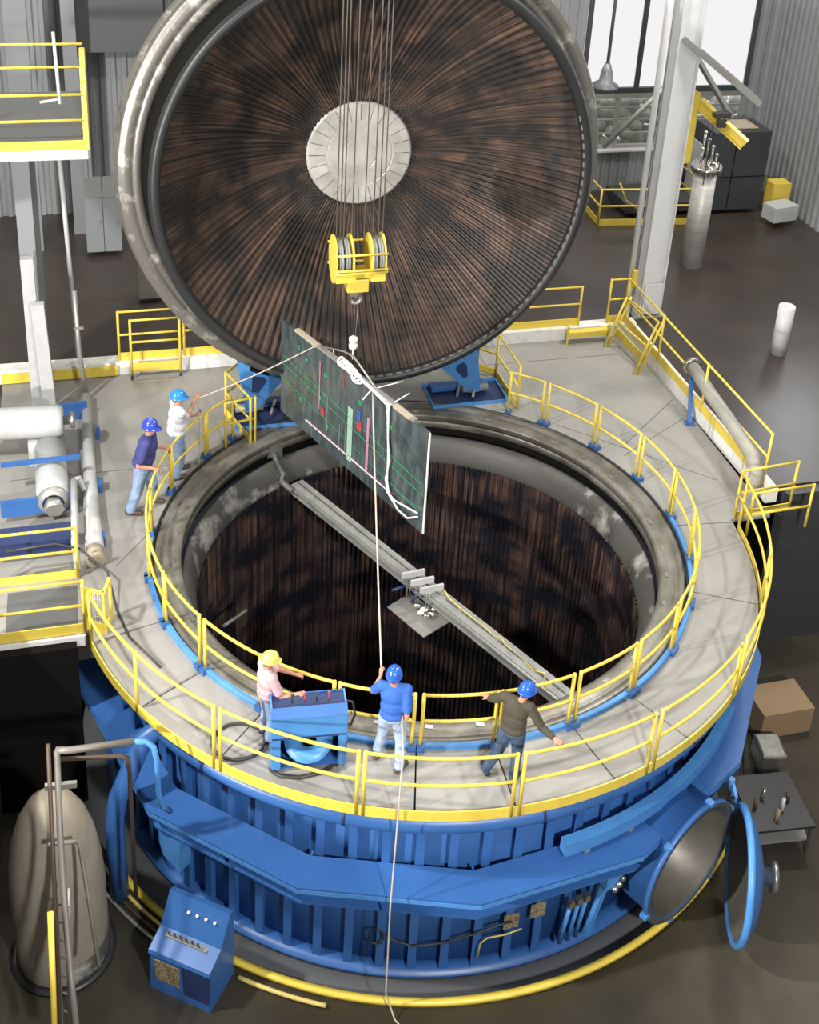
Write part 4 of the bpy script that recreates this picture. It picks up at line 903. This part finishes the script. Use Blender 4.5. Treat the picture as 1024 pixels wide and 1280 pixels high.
bm = NB(); cyl(bm, e+V((0, 0, -.03)), e+V((0, 0, .05)), .08, 14); cyl(bm, e+V((0, 0, -.16)), e+V((0, 0, -.08)), .08, 14); cyl(bm, e+V((0, 0, -.2)), e+V((0, 0, .08)), .04, 10); cyl(bm, e+V((0, 0, -.4)), e+V((0, 0, -.15)), .012, 6)
tag(obj('shackle', bm, 'ropew'), 'white shackle just above the hanging panel', 'shackle')
# panel
ZT = 2.95
TL, TR = onz(353, 399, ZT), onz(537, 541, ZT); pd = (TR-TL).normalized(); pn = V((pd.y, -pd.x, 0)); PW = (TR-TL).length; PH = 2.13
if pn.y > 0: pn = -pn
def Pp(s, h, o=0.0): return TL + pd*(s*PW) + V((0, 0, -h*PH)) + pn*o
t = thing('wrapped_board', 'large dark film wrapped panel hanging slantwise over the opening', 'panel', Pp(.5, 1))
bm = NB(); NX, NY = 60, 30; gr = [[bm.verts.new(Pp(i/NX, j/NY, .02+.006*noise.noise(V((i*.22, j*.35, 0)))+.004*noise.noise(V((i*.9, j*.2, 5))))) for j in range(NY+1)] for i in range(NX+1)]
for i in range(NX):
    for j in range(NY): f = bm.faces.new((gr[i][j], gr[i+1][j], gr[i+1][j+1], gr[i][j+1])); f.smooth = True
plate3(bm, [Pp(0, 0, -.01), Pp(1, 0, -.01), Pp(1, 1, -.01), Pp(0, 1, -.01)], pn, .05); obj('board', bm, 'film', t, fix=True)
bm = NB()
beam(bm, Pp(1.001, 0, 0), Pp(1.001, 1, 0), .06, .02, pn); obj('edge_strip', bm, 'ropew', t)
def strip(name, m_, a, b_, w_): 
    bm = NB(); beam(bm, Pp(*a, .032), Pp(*b_, .032), w_, .006, pn) if False else beam(bm, Pp(*a, .034), Pp(*b_, .034), w_, .006, pn); obj(name, bm, m_, t)
for a, b_, w_ in (((0, .44), (1, .62), .016), ((.02, .36), (.98, .52), .014), ((0, .60), (.98, .80), .01)): strip('green_line', 'green', a, b_, w_)
strip('edge_tape', 'ropew', (.20, .86), (.80, .86), .02); strip('edge_tape', 'pinkt', (.21, .845), (.82, .85), .014)
strip('pink_line', 'pinkt', (.30, .12), (.30, .62), .028); strip('pink_line', 'pinkt', (.64, .30), (.64, .86), .07); strip('pink_line', 'redt', (.47, .05), (.47, .2), .015)
strip('pale_sheet', 'paleg', (.52, .34), (.52, .90), .16); strip('red_mark', 'redt', (.58, .40), (.58, .5), .14); strip('blue_mark', 'bluet', (.575, .30), (.575, .42), .12); strip('red_mark', 'redt', (.325, .58), (.325, .66), .12)
for a, b_ in (((.36, .44), (.36, .80)), ((.45, .60), (.45, .84)), ((.49, .60), (.49, .86)), ((.36, .44), (.33, .42))): strip('white_line', 'galv', a, b_, .018)
for s, h in ((.14, .15), (.20, .22), (.34, .22), (.16, .68), (.58, .22), (.78, .22), (.36, .74), (.30, .5)):
    bm = NB(); lathe(bm, [(.02, 0), (.055, 0), (.055, .006), (.02, .006)], c=Pp(s, h, .03), axis=pn, n=12, closed_prof=True); obj('green_mark', bm, 'green', t)
# lifting bar with low truss
t = thing('lifting_bar', 'pale steel lifting bar with low truss clamped along the top of the panel', 'lifting bar', Pp(.5, 0))
bm = NB(); beam(bm, Pp(.13, -.015, .0), Pp(.92, -.015, 0), .09, .06); obj('bar', bm, 'galv', t)
bm = NB(); tube(bm, [Pp(.28, -.02), Pp(.45, -.15), Pp(.52, -.17), Pp(.68, -.02)], .018, 8); tube(bm, [Pp(.38, -.02), Pp(.38, -.10)], .014, 6); obj('truss', bm, 'galv', t)
for a, b_ in (((.12, -.02), (.28, -.02)), ((.80, -.02), (.90, -.02))):
    bm = NB(); beam(bm, Pp(*a, .03), Pp(*b_, .03), .1, .05); obj('clamp', bm, 'wood', t)
# rope bundle
t = thing('white_rope_bundle', 'looped white rope tied on the bar and trailing down the panel', 'rope', Pp(.55, -.02, .05))
bm = NB()
for k in range(6):
    ctr = Pp(.47+.018*k, -.06+.008*k, .06); pts = [ctr+pd*(.17*cos(a))+V((0, 0, .09*sin(a)))+pn*(.03*sin(a*2+k)) for a in [2*pi*j/16 for j in range(16)]]; tube(bm, pts, .024, 6, closed=True)
obj('loops', bm, 'ropew', t)
bm = NB(); k1 = Pp(.66, -.02, .06); k2 = Pp(.775, .0, .07)
tube(bm, [k1, k1.lerp(k2, .5)+V((0, 0, .02)), k2, Pp(.775, .3, .06), Pp(.785, .5, .07), Pp(.79, .74, .08), Pp(.81, .86, .09), Pp(.87, .93, .09), Pp(.93, .93, .09), Pp(.985, .84, .08)], .017, 7)
tube(bm, [k1+pn*.02, k2+pn*.03, Pp(.78, .32, .08), Pp(.80, .52, .09), Pp(.785, .72, .1), Pp(.80, .84, .1), Pp(.85, .86, .1), Pp(.985, .80, .09)], .017, 7)
tube(bm, [Pp(.54, -.04, .05), k1], .03, 7); tube(bm, [Pp(.60, -.04, .05), k2], .025, 7)
tube(bm, [k1, k1+V((.55, .15, .12))], .01, 6); tube(bm, [k2, k2+V((.35, .05, .25))], .01, 6); tube(bm, [k1, k1+V((-.15, -.1, -.18))], .014, 6); obj('strands', bm, 'ropew', t)
# tag lines
hand4 = V((-.455, -5.10, 1.56))
bm = NB(); top = Pp(.665, -.01, .06); pts = [top.lerp(hand4, s)-V((0, 0, .10*sin(pi*s))) for s in [k/12 for k in range(13)]]; tube(bm, pts, .014, 7)
tag(obj('tag_line', bm, 'rope'), 'taut pale rope from the panel down to the man in the royal blue shirt', 'rope')
hand2 = V((-4.61, 1.90, 1.60))
bm = NB(); top2 = Pp(.27, -.015, .05); pts = [top2.lerp(hand2, s)-V((0, 0, .05*sin(pi*s))) for s in [k/12 for k in range(13)]]; tube(bm, pts, .012, 7)
tube(bm, [hand2, V((-4.60, 1.86, 1.3)), V((-4.58, 1.84, .9)), V((-4.57, 1.82, .4)), V((-4.62, 1.86, .03)), V((-4.75, 2.0, .02))], .012, 7)
tag(obj('tag_line', bm, 'rope'), 'thin rope from the panel to the man in the white shirt', 'rope')
bm = NB(); tube(bm, [V((-.08, -5.15, 1.17)), V((-.10, -5.5, .98)), V((-.06, -6.0, 1.05)), V((-.05, -6.28, 1.17)), V((-.05, -6.34, 1.0)), V((-.06, -6.36, .0)), V((-.08, -6.62, -1.5)), V((-.06, -6.75, -3.2)), V((.1, -6.9, -3.55)), V((.4, -7.2, -3.57))], .013, 7)
tag(obj('rope_tail', bm, 'rope'), 'loose rope tail hanging over the outer rail down the blue shell', 'rope')
# beam over the mouth
b0, b1 = onz(371, 603, -.88), onz(712, 872, -.88); bd = (b1-b0).normalized(); b1 = b0+bd*((b1-b0).length+.5)
t = thing('channel_bar', 'long grey steel channel beam laid across the inside of the round opening', 'beam', (b0+b1)/2)
sd = V((bd.y, -bd.x, 0))
bm = NB(); beam(bm, b0, b1, .30, .02); beam(bm, b0+V((0, 0, -.22)), b1+V((0, 0, -.22)), .30, .02); beam(bm, b0+V((0, 0, -.11)), b1+V((0, 0, -.11)), .02, .2); obj('beam', bm, 'greysteel', t)
bm = NB(); beam(bm, b0+sd*.19-bd*.15+V((0, 0, -.02)), b1+sd*.19+V((0, 0, -.02)), .05, .05); obj('side_angle', bm, 'galv', t)
bm = NB(); beam(bm, b0+V((0, 0, .02)), b1+V((0, 0, .02)), .02, .02); obj('top_stiffener', bm, 'header', t)
mid = onz(527, 735, -.85)
t = thing('cradle_bracket', 'set of three short grey channels clamped across the beam', 'bracket', mid)
for k in range(3):
    c = mid + bd*(.27*(k-1)) + V((0, 0, .06)); ax = (V((.9, .38, 0))).normalized(); dn = bd
    bm = NB(); beam(bm, c-ax*.22+V((0, 0, .1)), c+ax*.24+V((0, 0, .1)), .05, .12); obj('channel', bm, 'white', t)
    bm = NB(); cyl(bm, c-ax*.08+V((0, 0, .1)), c-ax*.10+V((0, 0, -.45)), .012, 6); cyl(bm, c-ax*.02+V((0, 0, .1)), c-ax*.04+V((0, 0, -.45)), .012, 6); obj('drop_rod', bm, 'galv', t)
tp = [onz(484, 759, -1.3), onz(512, 742, -1.3), onz(563, 777, -1.3), onz(530, 797, -1.3)]
t = thing('hanging_plate', 'square grey metal plate with fittings hung below the cross beam', 'plate', sum(tp, V())/4)
bm = NB(); plate3(bm, tp, (0, 0, 1), .02); obj('plate', bm, 'galv', t)
for k, (x, y, r) in enumerate(((522, 757, .07), (530, 762, .06), (534, 770, .06), (526, 766, .05), (542, 762, .045), (538, 768, .05))):
    bm = NB(); ball(bm, onz(x, y+6, -1.3)+V((0, 0, .12)), r, 10, (1.4, .8, .8)); obj('fitting', bm, 'ropew' if k % 2 else 'bright', t)
bm = NB(); cyl(bm, onz(515, 752, -1.28), onz(520, 745, -.9), .03, 8); cyl(bm, onz(490, 738, -1.0), onz(506, 733, -1.0), .03, 8); obj('pump_rod', bm, 'dkblue', t)
bm = NB(); pts = [onz(553, 742, -.85), onz(556, 738, -.8), onz(562, 748, -.84), onz(580, 764, -.86), onz(604, 782, -.86), onz(618, 795, -.86), onz(627, 797, -.80), onz(632, 806, -.85), onz(642, 814, -.86), onz(668, 838, -.86), onz(682, 842, -.8), onz(681, 848, -.86), onz(684, 862, -.86)]
tube(bm, pts, .012, 6); tag(obj('tie_line', bm, 'yhose'), 'thin yellow cord tied along the cross beam', 'cord')

# ================================================================ CART (console on deck)
kc = [V((-1.96, -5.70, 0)), V((-.90, -5.47, 0)), V((-1.0, -5.02, 0)), V((-2.06, -5.25, 0))]
kx = (kc[1]-kc[0]).normalized(); ky = V((-kx.y, kx.x, 0)); ka = atan2(kx.y, kx.x); KW = (kc[1]-kc[0]).length; k0 = kc[0]
def K3(x, y, z): return k0+kx*x+ky*y+V((0, 0, z))
t = thing('control_cart', 'light blue operator cart with cable reel on the front deck', 'cart', K3(KW/2, .24, 0), ka)
bm = NB()
for x in (.0, KW): beam(bm, K3(x, .24, .05), K3(x, .24, 1.08), .48, .025, ky) if False else box(bm, K3(x, .24, .55), (.025, .48, 1.02), ka)
obj('side_panel', bm, 'ltblue', t)
bm = NB(); box(bm, K3(KW/2, .0, .835), (KW, .02, .40), ka); obj('front_panel', bm, 'ltblue', t)
bm = NB(); box(bm, K3(KW/2, -.012, .66), (KW, .02, .02), ka); obj('panel_lip', bm, 'dkblue', t)
bm = NB(); plate3(bm, [K3(-.01, -.01, 1.03), K3(KW+.01, -.01, 1.03), K3(KW+.01, .12, 1.13), K3(-.01, .12, 1.13)], (0, -.6, .8), .02); obj('sloped_edge', bm, 'blue', t)
bm = NB(); box(bm, K3(KW/2, .28, 1.02), (KW, .34, .02), ka); obj('top_tray', bm, 'dkblue', t)
bm = NB(); box(bm, K3(KW/2, .47, .55), (KW, .02, 1.0), ka); obj('back_panel', bm, 'blue', t)
bm = NB(); box(bm, K3(KW/2, .24, .06), (KW, .46, .03), ka); obj('bottom_shelf', bm, 'blue', t)
for x in (.06, KW-.06):
    bm = NB(); box(bm, K3(x, .0, .35), (.12, .02, .6), ka); obj('front_post', bm, 'ltblue', t)
bm = NB(); lathe(bm, [(.12, -.01), (.36, -.01), (.36, .01), (.12, .01)], c=K3(KW/2, .16, .44), axis=V((0, -.45, 1)), n=32, closed_prof=True); obj('reel', bm, 'ltblue', t)
bm = NB()
for k in range(7): tube(bm, [K3(KW/2+(.24+.015*k)*cos(a), .2+(.14+.006*k)*sin(a), .12+.035*k) for a in [2*pi*j/24 for j in range(24)]], .018, 6, closed=True)
obj('hose_coil', bm, 'hose', t)
for k in range(4):
    bm = NB(); cyl(bm, K3(.30+k*.18, .3, 1.03), K3(.31+k*.18, .32, 1.15), .01, 6); ball(bm, K3(.31+k*.18, .32, 1.16), .025, 8); obj('lever', bm, 'redt' if k % 2 else 'black', t)
for x in (.08, KW-.08):
    for y in (.06, .42):
        bm = NB(); lathe(bm, [(0, -.02), (.05, -.02), (.05, .02), (0, .02)], c=K3(x, y, .05), axis=ky, n=14); obj('caster', bm, 'darkcab', t)
bm = NB(); tube(bm, [K3(KW, .35, .95), K3(KW+.12, .33, .92), K3(KW+.16, .3, .7), K3(KW+.1, .3, .5), K3(KW, .3, .55)], .018, 8); obj('side_hose', bm, 'hose', t)
bm = NB(); pts = [onz(300, 920, .02), onz(285, 905, .02)] + [V((-2.75+.36*cos(a), -5.38+.36*sin(a), .02+.012*k)) for k, a in enumerate([rad(100+j*20) for j in range(40)])]
c_ = onz(298, 929, 0)
pts = [V((c_.x+.40*cos(rad(j*18)), c_.y+.36*sin(rad(j*18)), .02+.0008*j)) for j in range(44)]
tube(bm, pts, .02, 8); tag(obj('coiled_hose', bm, 'hose'), 'black hose loop lying on the deck left of the cart', 'hose')
bm = NB(); tube(bm, [onz(338, 962, .03), onz(350, 970, .03), onz(375, 972, .03), onz(400, 966, .03), onz(410, 960, .03), onz(425, 948, .05)], .03, 8); tag(obj('floor_hose', bm, 'hose'), 'dark hose lying under the front of the cart', 'hose')

# ================================================================ PEOPLE
def sdf_mesh(name, balls, voxel, mtl, parent, smooth=3, label=None):
    """one continuous surface from overlapping tapered limbs (p0,r0,p1,r1) / ellipsoids, fused by voxel remesh"""
    bm = NB()
    for b_ in balls:
        if b_[0] == 'l':
            _, p0, r0, p1, r1 = b_; p0, p1 = V(p0), V(p1); n = max(2, int((p1-p0).length/.03)+1)
            x, y, d = frame_of(p1-p0); rg = []
            seg = 12
            ball(bm, p0, r0, 12); ball(bm, p1, r1, 12)
            a = [bm.verts.new(p0+(x*cos(2*pi*j/seg)+y*sin(2*pi*j/seg))*r0*.99) for j in range(seg)]; c = [bm.verts.new(p1+(x*cos(2*pi*j/seg)+y*sin(2*pi*j/seg))*r1*.99) for j in range(seg)]
            for j in range(seg): bm.faces.new((a[j], a[(j+1) % seg], c[(j+1) % seg], c[j]))
            bm.faces.new(a[::-1]); bm.faces.new(c)
        else:
            _, c, s, rot = b_; ball(bm, c, 1, 16, s, rot)
    bmesh.ops.recalc_face_normals(bm, faces=bm.faces)
    me = bpy.data.meshes.new(name); bm.to_mesh(me); bm.free()
    tmp = bpy.data.objects.new(name+'_tmp', me); C.objects.link(tmp)
    m1 = tmp.modifiers.new('r', 'REMESH'); m1.mode = 'VOXEL'; m1.voxel_size = voxel; m1.use_smooth_shade = True
    m2 = tmp.modifiers.new('s', 'SMOOTH'); m2.iterations = smooth; m2.factor = .5
    dg = bpy.context.evaluated_depsgraph_get(); me2 = bpy.data.meshes.new_from_object(tmp.evaluated_get(dg)); bpy.data.objects.remove(tmp)
    me2.name = name; me2.materials.clear(); me2.materials.append(M[mtl])
    for p in me2.polygons: p.use_smooth = True
    if parent is not None: me2.transform(W[parent.name].inverted())
    o = bpy.data.objects.new(name, me2); link(o, parent); W[o.name] = W[parent.name] if parent is not None else Matrix.Identity(4)
    if label: o['label'] = label
    return o
def hand(balls, wrist, elbow, grip, palm_n, side, curl=1.0):
    """palm, four unequal bent fingers and a thumb; grip = direction the fingers point, palm_n = palm facing"""
    g = V(grip).normalized(); n = V(palm_n); n = (n-g*n.dot(g)).normalized(); s = g.cross(n).normalized()*side
    w = V(wrist); pc = w+g*.045
    for k in (-1.5, -.5, .5, 1.5): balls.append(('l', w+s*(.010*k)+g*.01, .019, w+g*.085+s*(.0215*k), .014))
    for k, Ln in zip((-1.5, -.5, .5, 1.5), (.062, .078, .083, .074)):
        p = w+g*.085+s*(.0215*k); c = curl
        d1 = (g*cos(.5*c)+n*sin(.5*c)); d2 = (g*cos(1.5*c)+n*sin(1.5*c)); d3 = (g*cos(2.3*c)+n*sin(2.3*c)); sp = s*(.004*k)
        q1 = p+d1*Ln*.45+sp; q2 = q1+d2*Ln*.32; q3 = q2+d3*Ln*.25
        balls += [('l', p, .0105, q1, .0095), ('l', q1, .0095, q2, .009), ('l', q2, .009, q3, .008)]
    tb = w+g*.03+s*.03; t1 = tb+(g*.55+s*.7+n*.4).normalized()*.038; t2 = t1+(g*.7+s*.1+n*.7).normalized()*.03
    balls += [('l', tb, .014, t1, .0115), ('l', t1, .0115, t2, .009)]
def person(label, base, face, J, shirt, trousers, shoes, hat, hairc='hair', sleeve=.55, hands=None, look=None, long_sleeve=False, sc=1.0, girth=1.0):
    """J: world joints head, neck, chest, pelvis, sL/sR, eL/eR, wL/wR, hL/hR, kL/kR, aL/aR; face = facing dir of the hips"""
    t = thing('person', label, 'person', base)
    f = V(face).normalized(); rt = V((f.y, -f.x, 0)); up = V((0, 0, 1))
    bs = V(base); j = {k: (V(v) if k in ('fL', 'fR') else bs+(V(v)-bs)/sc) for k, v in J.items()}
    hd = V(look).normalized() if look else f; hr = V((hd.y, -hd.x, 0)).normalized(); hup = hr.cross(hd).normalized()
    if hup.z < 0: hup = -hup
    hm = Matrix((hr, hd, hup)).transposed()
    H = j['head']; b = []
    # skull, face, jaw, nose, brow, ears
    b += [('e', H+hup*.025-hd*.012, (.076, .094, .092), hm), ('e', H-hup*.035+hd*.022, (.060, .068, .075), hm), ('e', H-hup*.085+hd*.045, (.038, .036, .028), hm)]
    b += [('l', H+hup*.008+hd*.088, .010, H-hup*.028+hd*.106, .013), ('e', H-hup*.062+hd*.084, (.024, .012, .010), hm), ('e', H+hup*.018+hd*.078, (.052, .014, .010), hm)]
    for s in (-1, 1): b.append(('e', H-hup*.012-hd*.006+hr*(.078*s), (.012, .020, .032), hm))
    b.append(('l', H-hup*.06-hd*.02, .055, j['neck'], .058))
    ch, pe = j['chest'], j['pelvis']; tr_ = (j['sR']-j['sL']).normalized(); fw = up.cross(tr_); fw = fw if fw.dot(f) > 0 else -fw
    tm = Matrix((tr_, fw.normalized(), tr_.cross(fw.normalized()))).transposed()
    torso = [('e', ch+up*.03, (.165, .115, .19), tm), ('e', (ch+pe)/2, (.148, .115, .2), tm), ('e', pe, (.165, .125, .13), tm), ('l', j['sL']-up*.01, .062, j['neck']-up*.04, .065), ('l', j['sR']-up*.01, .062, j['neck']-up*.04, .065)]
    b += torso
    for S in 'LR':
        b += [('l', j['s'+S], .055, j['e'+S], .042), ('l', j['e'+S], .041, j['w'+S], .027)]
        b += [('l', j['h'+S], .088, j['k'+S], .056), ('l', j['k'+S], .054, j['a'+S], .038), ('l', j['a'+S], .036, j['a'+S]+V(J['f'+S])*.09-up*.04, .026)]
        g, n = hands[S]; hand(b, j['w'+S], j['e'+S], g, n, 1 if S == 'L' else -1, hands.get('curl', 1.0))
    body = sdf_mesh('body', b, .0075, 'skin', t, 2)
    for s in (-1, 1):
        bm = NB(); ball(bm, H+hup*.002+hd*.082+hr*(.030*s), .011, 10); obj('eye', bm, 'eye', t)
    # hair: cap around the back and sides under the hat
    sdf_mesh('hair', [('e', H+hup*.015-hd*.028, (.083, .085, .080), hm), ('e', H-hup*.03-hd*.045, (.066, .052, .050), hm)], .012, hairc, t, 1)
    # hard hat: dome, ridge, brim, visor
    bm = NB(); c = H+hup*.045
    prof = [(0, .125), (.05, .118), (.085, .097), (.108, .057), (.116, .01), (.118, -.014), (.127, -.022), (.126, -.030), (.114, -.024), (.108, .0), (.095, .05), (.05, .10), (0, .105)]
    lathe(bm, prof, n=32)
    for v in bm.verts:
        y = v.co.y*1.16
        if v.co.y > 0 and v.co.z < -.005 and hypot(v.co.x, v.co.y) > .117: y += .05*(v.co.y/.13)**2
        v.co.y = y
    tube(bm, [(0, -.12, .05), (0, -.07, .108), (0, 0, .128), (0, .07, .112), (0, .12, .055)], .014, 8)
    for sx in (-.045, .045): tube(bm, [(sx, -.11, .04), (sx, -.06, .098), (sx, 0, .117), (sx, .06, .10), (sx, .11, .045)], .008, 6)
    bm.transform(Matrix.Translation(c) @ hm.to_4x4()); obj('hard_hat', bm, hat, t)
    # shirt
    sh = [('e', ch+up*.03, (.185, .135, .20), tm), ('e', (ch+pe)/2, (.178, .140, .22), tm), ('e', pe+up*.02, (.185, .145, .11), tm), ('l', j['sL']-up*.005, .076, j['neck']-up*.055, .072), ('l', j['sR']-up*.005, .076, j['neck']-up*.055, .072)]
    for S in 'LR':
        if long_sleeve: sh += [('l', j['s'+S], .075, j['e'+S], .062), ('l', j['e'+S], .062, j['e'+S].lerp(j['w'+S], .80), .048)]
        else:
            e = j['s'+S].lerp(j['e'+S], .72); sh += [('l', j['s'+S], .075, e, .070)]
    sh = [(q[0], q[1], (q[2][0]*girth, q[2][1]*girth, q[2][2]), q[3]) if q[0] == 'e' else (q[0], q[1], q[2]*(1+(girth-1)*.7), q[3], q[4]*(1+(girth-1)*.7)) for q in sh]
    sdf_mesh('shirt', sh, .012, shirt, t, 3)
    # trousers
    tz = [('e', pe-up*.02, (.185, .138, .12), tm)]
    for S in 'LR':
        tz += [('l', j['h'+S], .108, j['k'+S], .078), ('l', j['k'+S], .077, j['a'+S]+up*.02, .070)]
    tz = [(q[0], q[1], (q[2][0]*girth, q[2][1]*girth, q[2][2]), q[3]) if q[0] == 'e' else (q[0], q[1], q[2]*girth, q[3], q[4]*girth) for q in tz]
    sdf_mesh('trousers', tz, .012, trousers, t, 2)
    for S in 'LR':
        a = j['a'+S]; d = V(J['f'+S]).normalized(); base_z = a-up*.06
        sdf_mesh('shoe', [('l', a-d*.055-up*.035, .046, a+d*.03-up*.03, .052), ('l', a+d*.03-up*.04, .050, a+d*.17-up*.05, .042), ('l', a-up*.0, .045, a-up*.04, .045)], .012, shoes, t, 2)
    t.scale = (sc, sc, sc)
    return t
def joints(base, f, lean=0.0, H=1.76, head_off=(0, 0), **kw):
    """default standing joints, then overrides in world space"""
    f = V(f).normalized(); r = V((f.y, -f.x, 0)); b0 = V(base); s = H/1.76; L = lambda x, y, z: b0 + r*x*s + f*(y*s) + V((0, 0, z*s))
    J = dict(head=L(head_off[0], lean*1.15+head_off[1], 1.61), neck=L(0, lean*.95, 1.47), chest=L(0, lean*.75, 1.24), pelvis=L(0, lean*.15, .95),
             sL=L(-.19, lean*.88, 1.42), sR=L(.19, lean*.88, 1.42), hL=L(-.09, lean*.1, .90), hR=L(.09, lean*.1, .90),
             kL=L(-.11, .03, .50), kR=L(.11, .03, .50), aL=L(-.12, -.02, .09), aR=L(.12, -.02, .09), eL=L(-.24, .0, 1.12), eR=L(.24, .0, 1.12), wL=L(-.25, .15, .9), wR=L(.25, .15, .9), fL=f, fR=f)
    J.update(kw); return J
# man in navy tee, left
f1 = V((1, .05, 0))
J1 = joints((-5.36, .33, 0), f1, .14, 2.03, wL=V((-5.03, .80, 1.13)), wR=V((-5.08, .10, 1.13)), eL=V((-5.22, .70, 1.22)), eR=V((-5.34, .02, 1.20)),
            aR=V((-5.56, .15, .10)), kR=V((-5.42, .22, .57)), aL=V((-5.24, .58, .10)), kL=V((-5.22, .48, .57)))
person('person in navy tee shirt and dark blue hard hat leaning on the left inner rail', (-5.35, .35, 0), f1, J1, 'purple', 'jeans', 'shoe', 'hatd', hands={'L': ((.6, .1, -.3), (0, 0, -1)), 'R': ((.8, .3, -.2), (0, 0, -1))}, look=(1, -.15, -.12), sc=1.15, girth=1.22)
# man in white
f2 = V((.8, .5, 0))
J2 = joints((-4.98, 1.50, 0), f2, .05, 1.96, wL=V((-4.66, 1.88, 1.22)), eL=V((-4.98, 1.85, 1.16)), wR=V((-4.66, 1.86, 1.60)), eR=V((-4.76, 1.55, 1.36)),
            aR=V((-4.96, 1.36, .09)), kR=V((-4.93, 1.40, .55)), aL=V((-4.97, 1.70, .10)), kL=V((-4.92, 1.70, .55)))
person('person in white tee shirt and light blue hard hat pulling a thin rope', (-5.0, 1.5, 0), f2, J2, 'wshirt', 'jeans', 'shoe', 'hatl', hands={'L': ((.6, .5, .3), (-.3, 0, 1)), 'R': ((.5, .3, .8), (.3, -.8, 0))}, look=(1, .2, -.05), sc=1.12, girth=1.12)
# man in pink
f3 = V((.85, .5, 0))
J3 = joints((-2.13, -5.02, 0), f3, -.02, 1.62, head_off=(0, .04), wL=V((-1.74, -4.86, 1.12)), eL=V((-1.98, -4.80, 1.14)), wR=V((-1.66, -5.16, 1.04)), eR=V((-1.90, -5.24, 1.02)))
person('person in pink shirt and yellow hard hat working the levers of the blue cart', (-2.13, -5.02, 0), f3, J3, 'pink', 'jeans', 'shoed', 'haty', hands={'L': ((.9, .1, -.2), (0, 0, -1)), 'R': ((.9, .2, 0), (0, 0, -1))}, look=(.9, .5, -.25), girth=1.12)
# man in royal blue, front
f4 = V((.10, 1, 0))
J4 = joints((-.25, -5.36, 0), f4, .05, 1.80, wL=V((-.455, -5.16, 1.50)), eL=V((-.56, -5.22, 1.26)), wR=V((-.10, -5.22, 1.10)), eR=V((-.03, -5.47, 1.04)),
            aL=V((-.45, -5.26, .09)), kL=V((-.38, -5.26, .50)), aR=V((-.10, -5.50, .09)), kR=V((-.10, -5.40, .50)), fL=V((-.2, 1, 0)), fR=V((.6, .8, 0)).normalized())
J4['head'] = V((-.26, -5.30, 1.64))
person('person in royal blue tee shirt and pale jeans seen from behind, holding the taut rope', (-.25, -5.38, 0), f4, J4, 'bshirt', 'jeansp', 'shoe', 'hatb', hands={'L': ((0, .25, 1), (.7, .6, 0)), 'R': ((.1, .7, .5), (-.5, .3, 0))}, look=(.12, 1, .0), girth=1.08)
# man in olive
f5 = V((.42, .9, 0))
J5 = joints((1.52, -5.46, 0), f5, .06, 1.80, wL=V((1.16, -5.07, 1.13)), eL=V((1.24, -5.22, 1.28)), wR=V((2.10, -5.72, 1.10)), eR=V((1.92, -5.56, 1.13)),
            aL=V((1.20, -5.42, .10)), kL=V((1.36, -5.42, .52)), aR=V((1.60, -5.54, .09)), kR=V((1.62, -5.46, .50)), fL=V((-.3, .9, 0)), fR=V((.5, .8, 0)).normalized())
J5['head'] = V((1.66, -5.40, 1.63)); J5['neck'] = V((1.60, -5.42, 1.47))
person('person in olive brown shirt and blue hard hat, arms spread between the rails', (1.5, -5.48, 0), f5, J5, 'olive', 'jeansd', 'shoed', 'hatb', hands={'L': ((-.5, .6, .0), (0, 0, -1)), 'R': ((.7, -.6, .05), (0, 0, -1)), 'curl': .6}, look=(.75, .6, -.05), long_sleeve=True, girth=1.08)
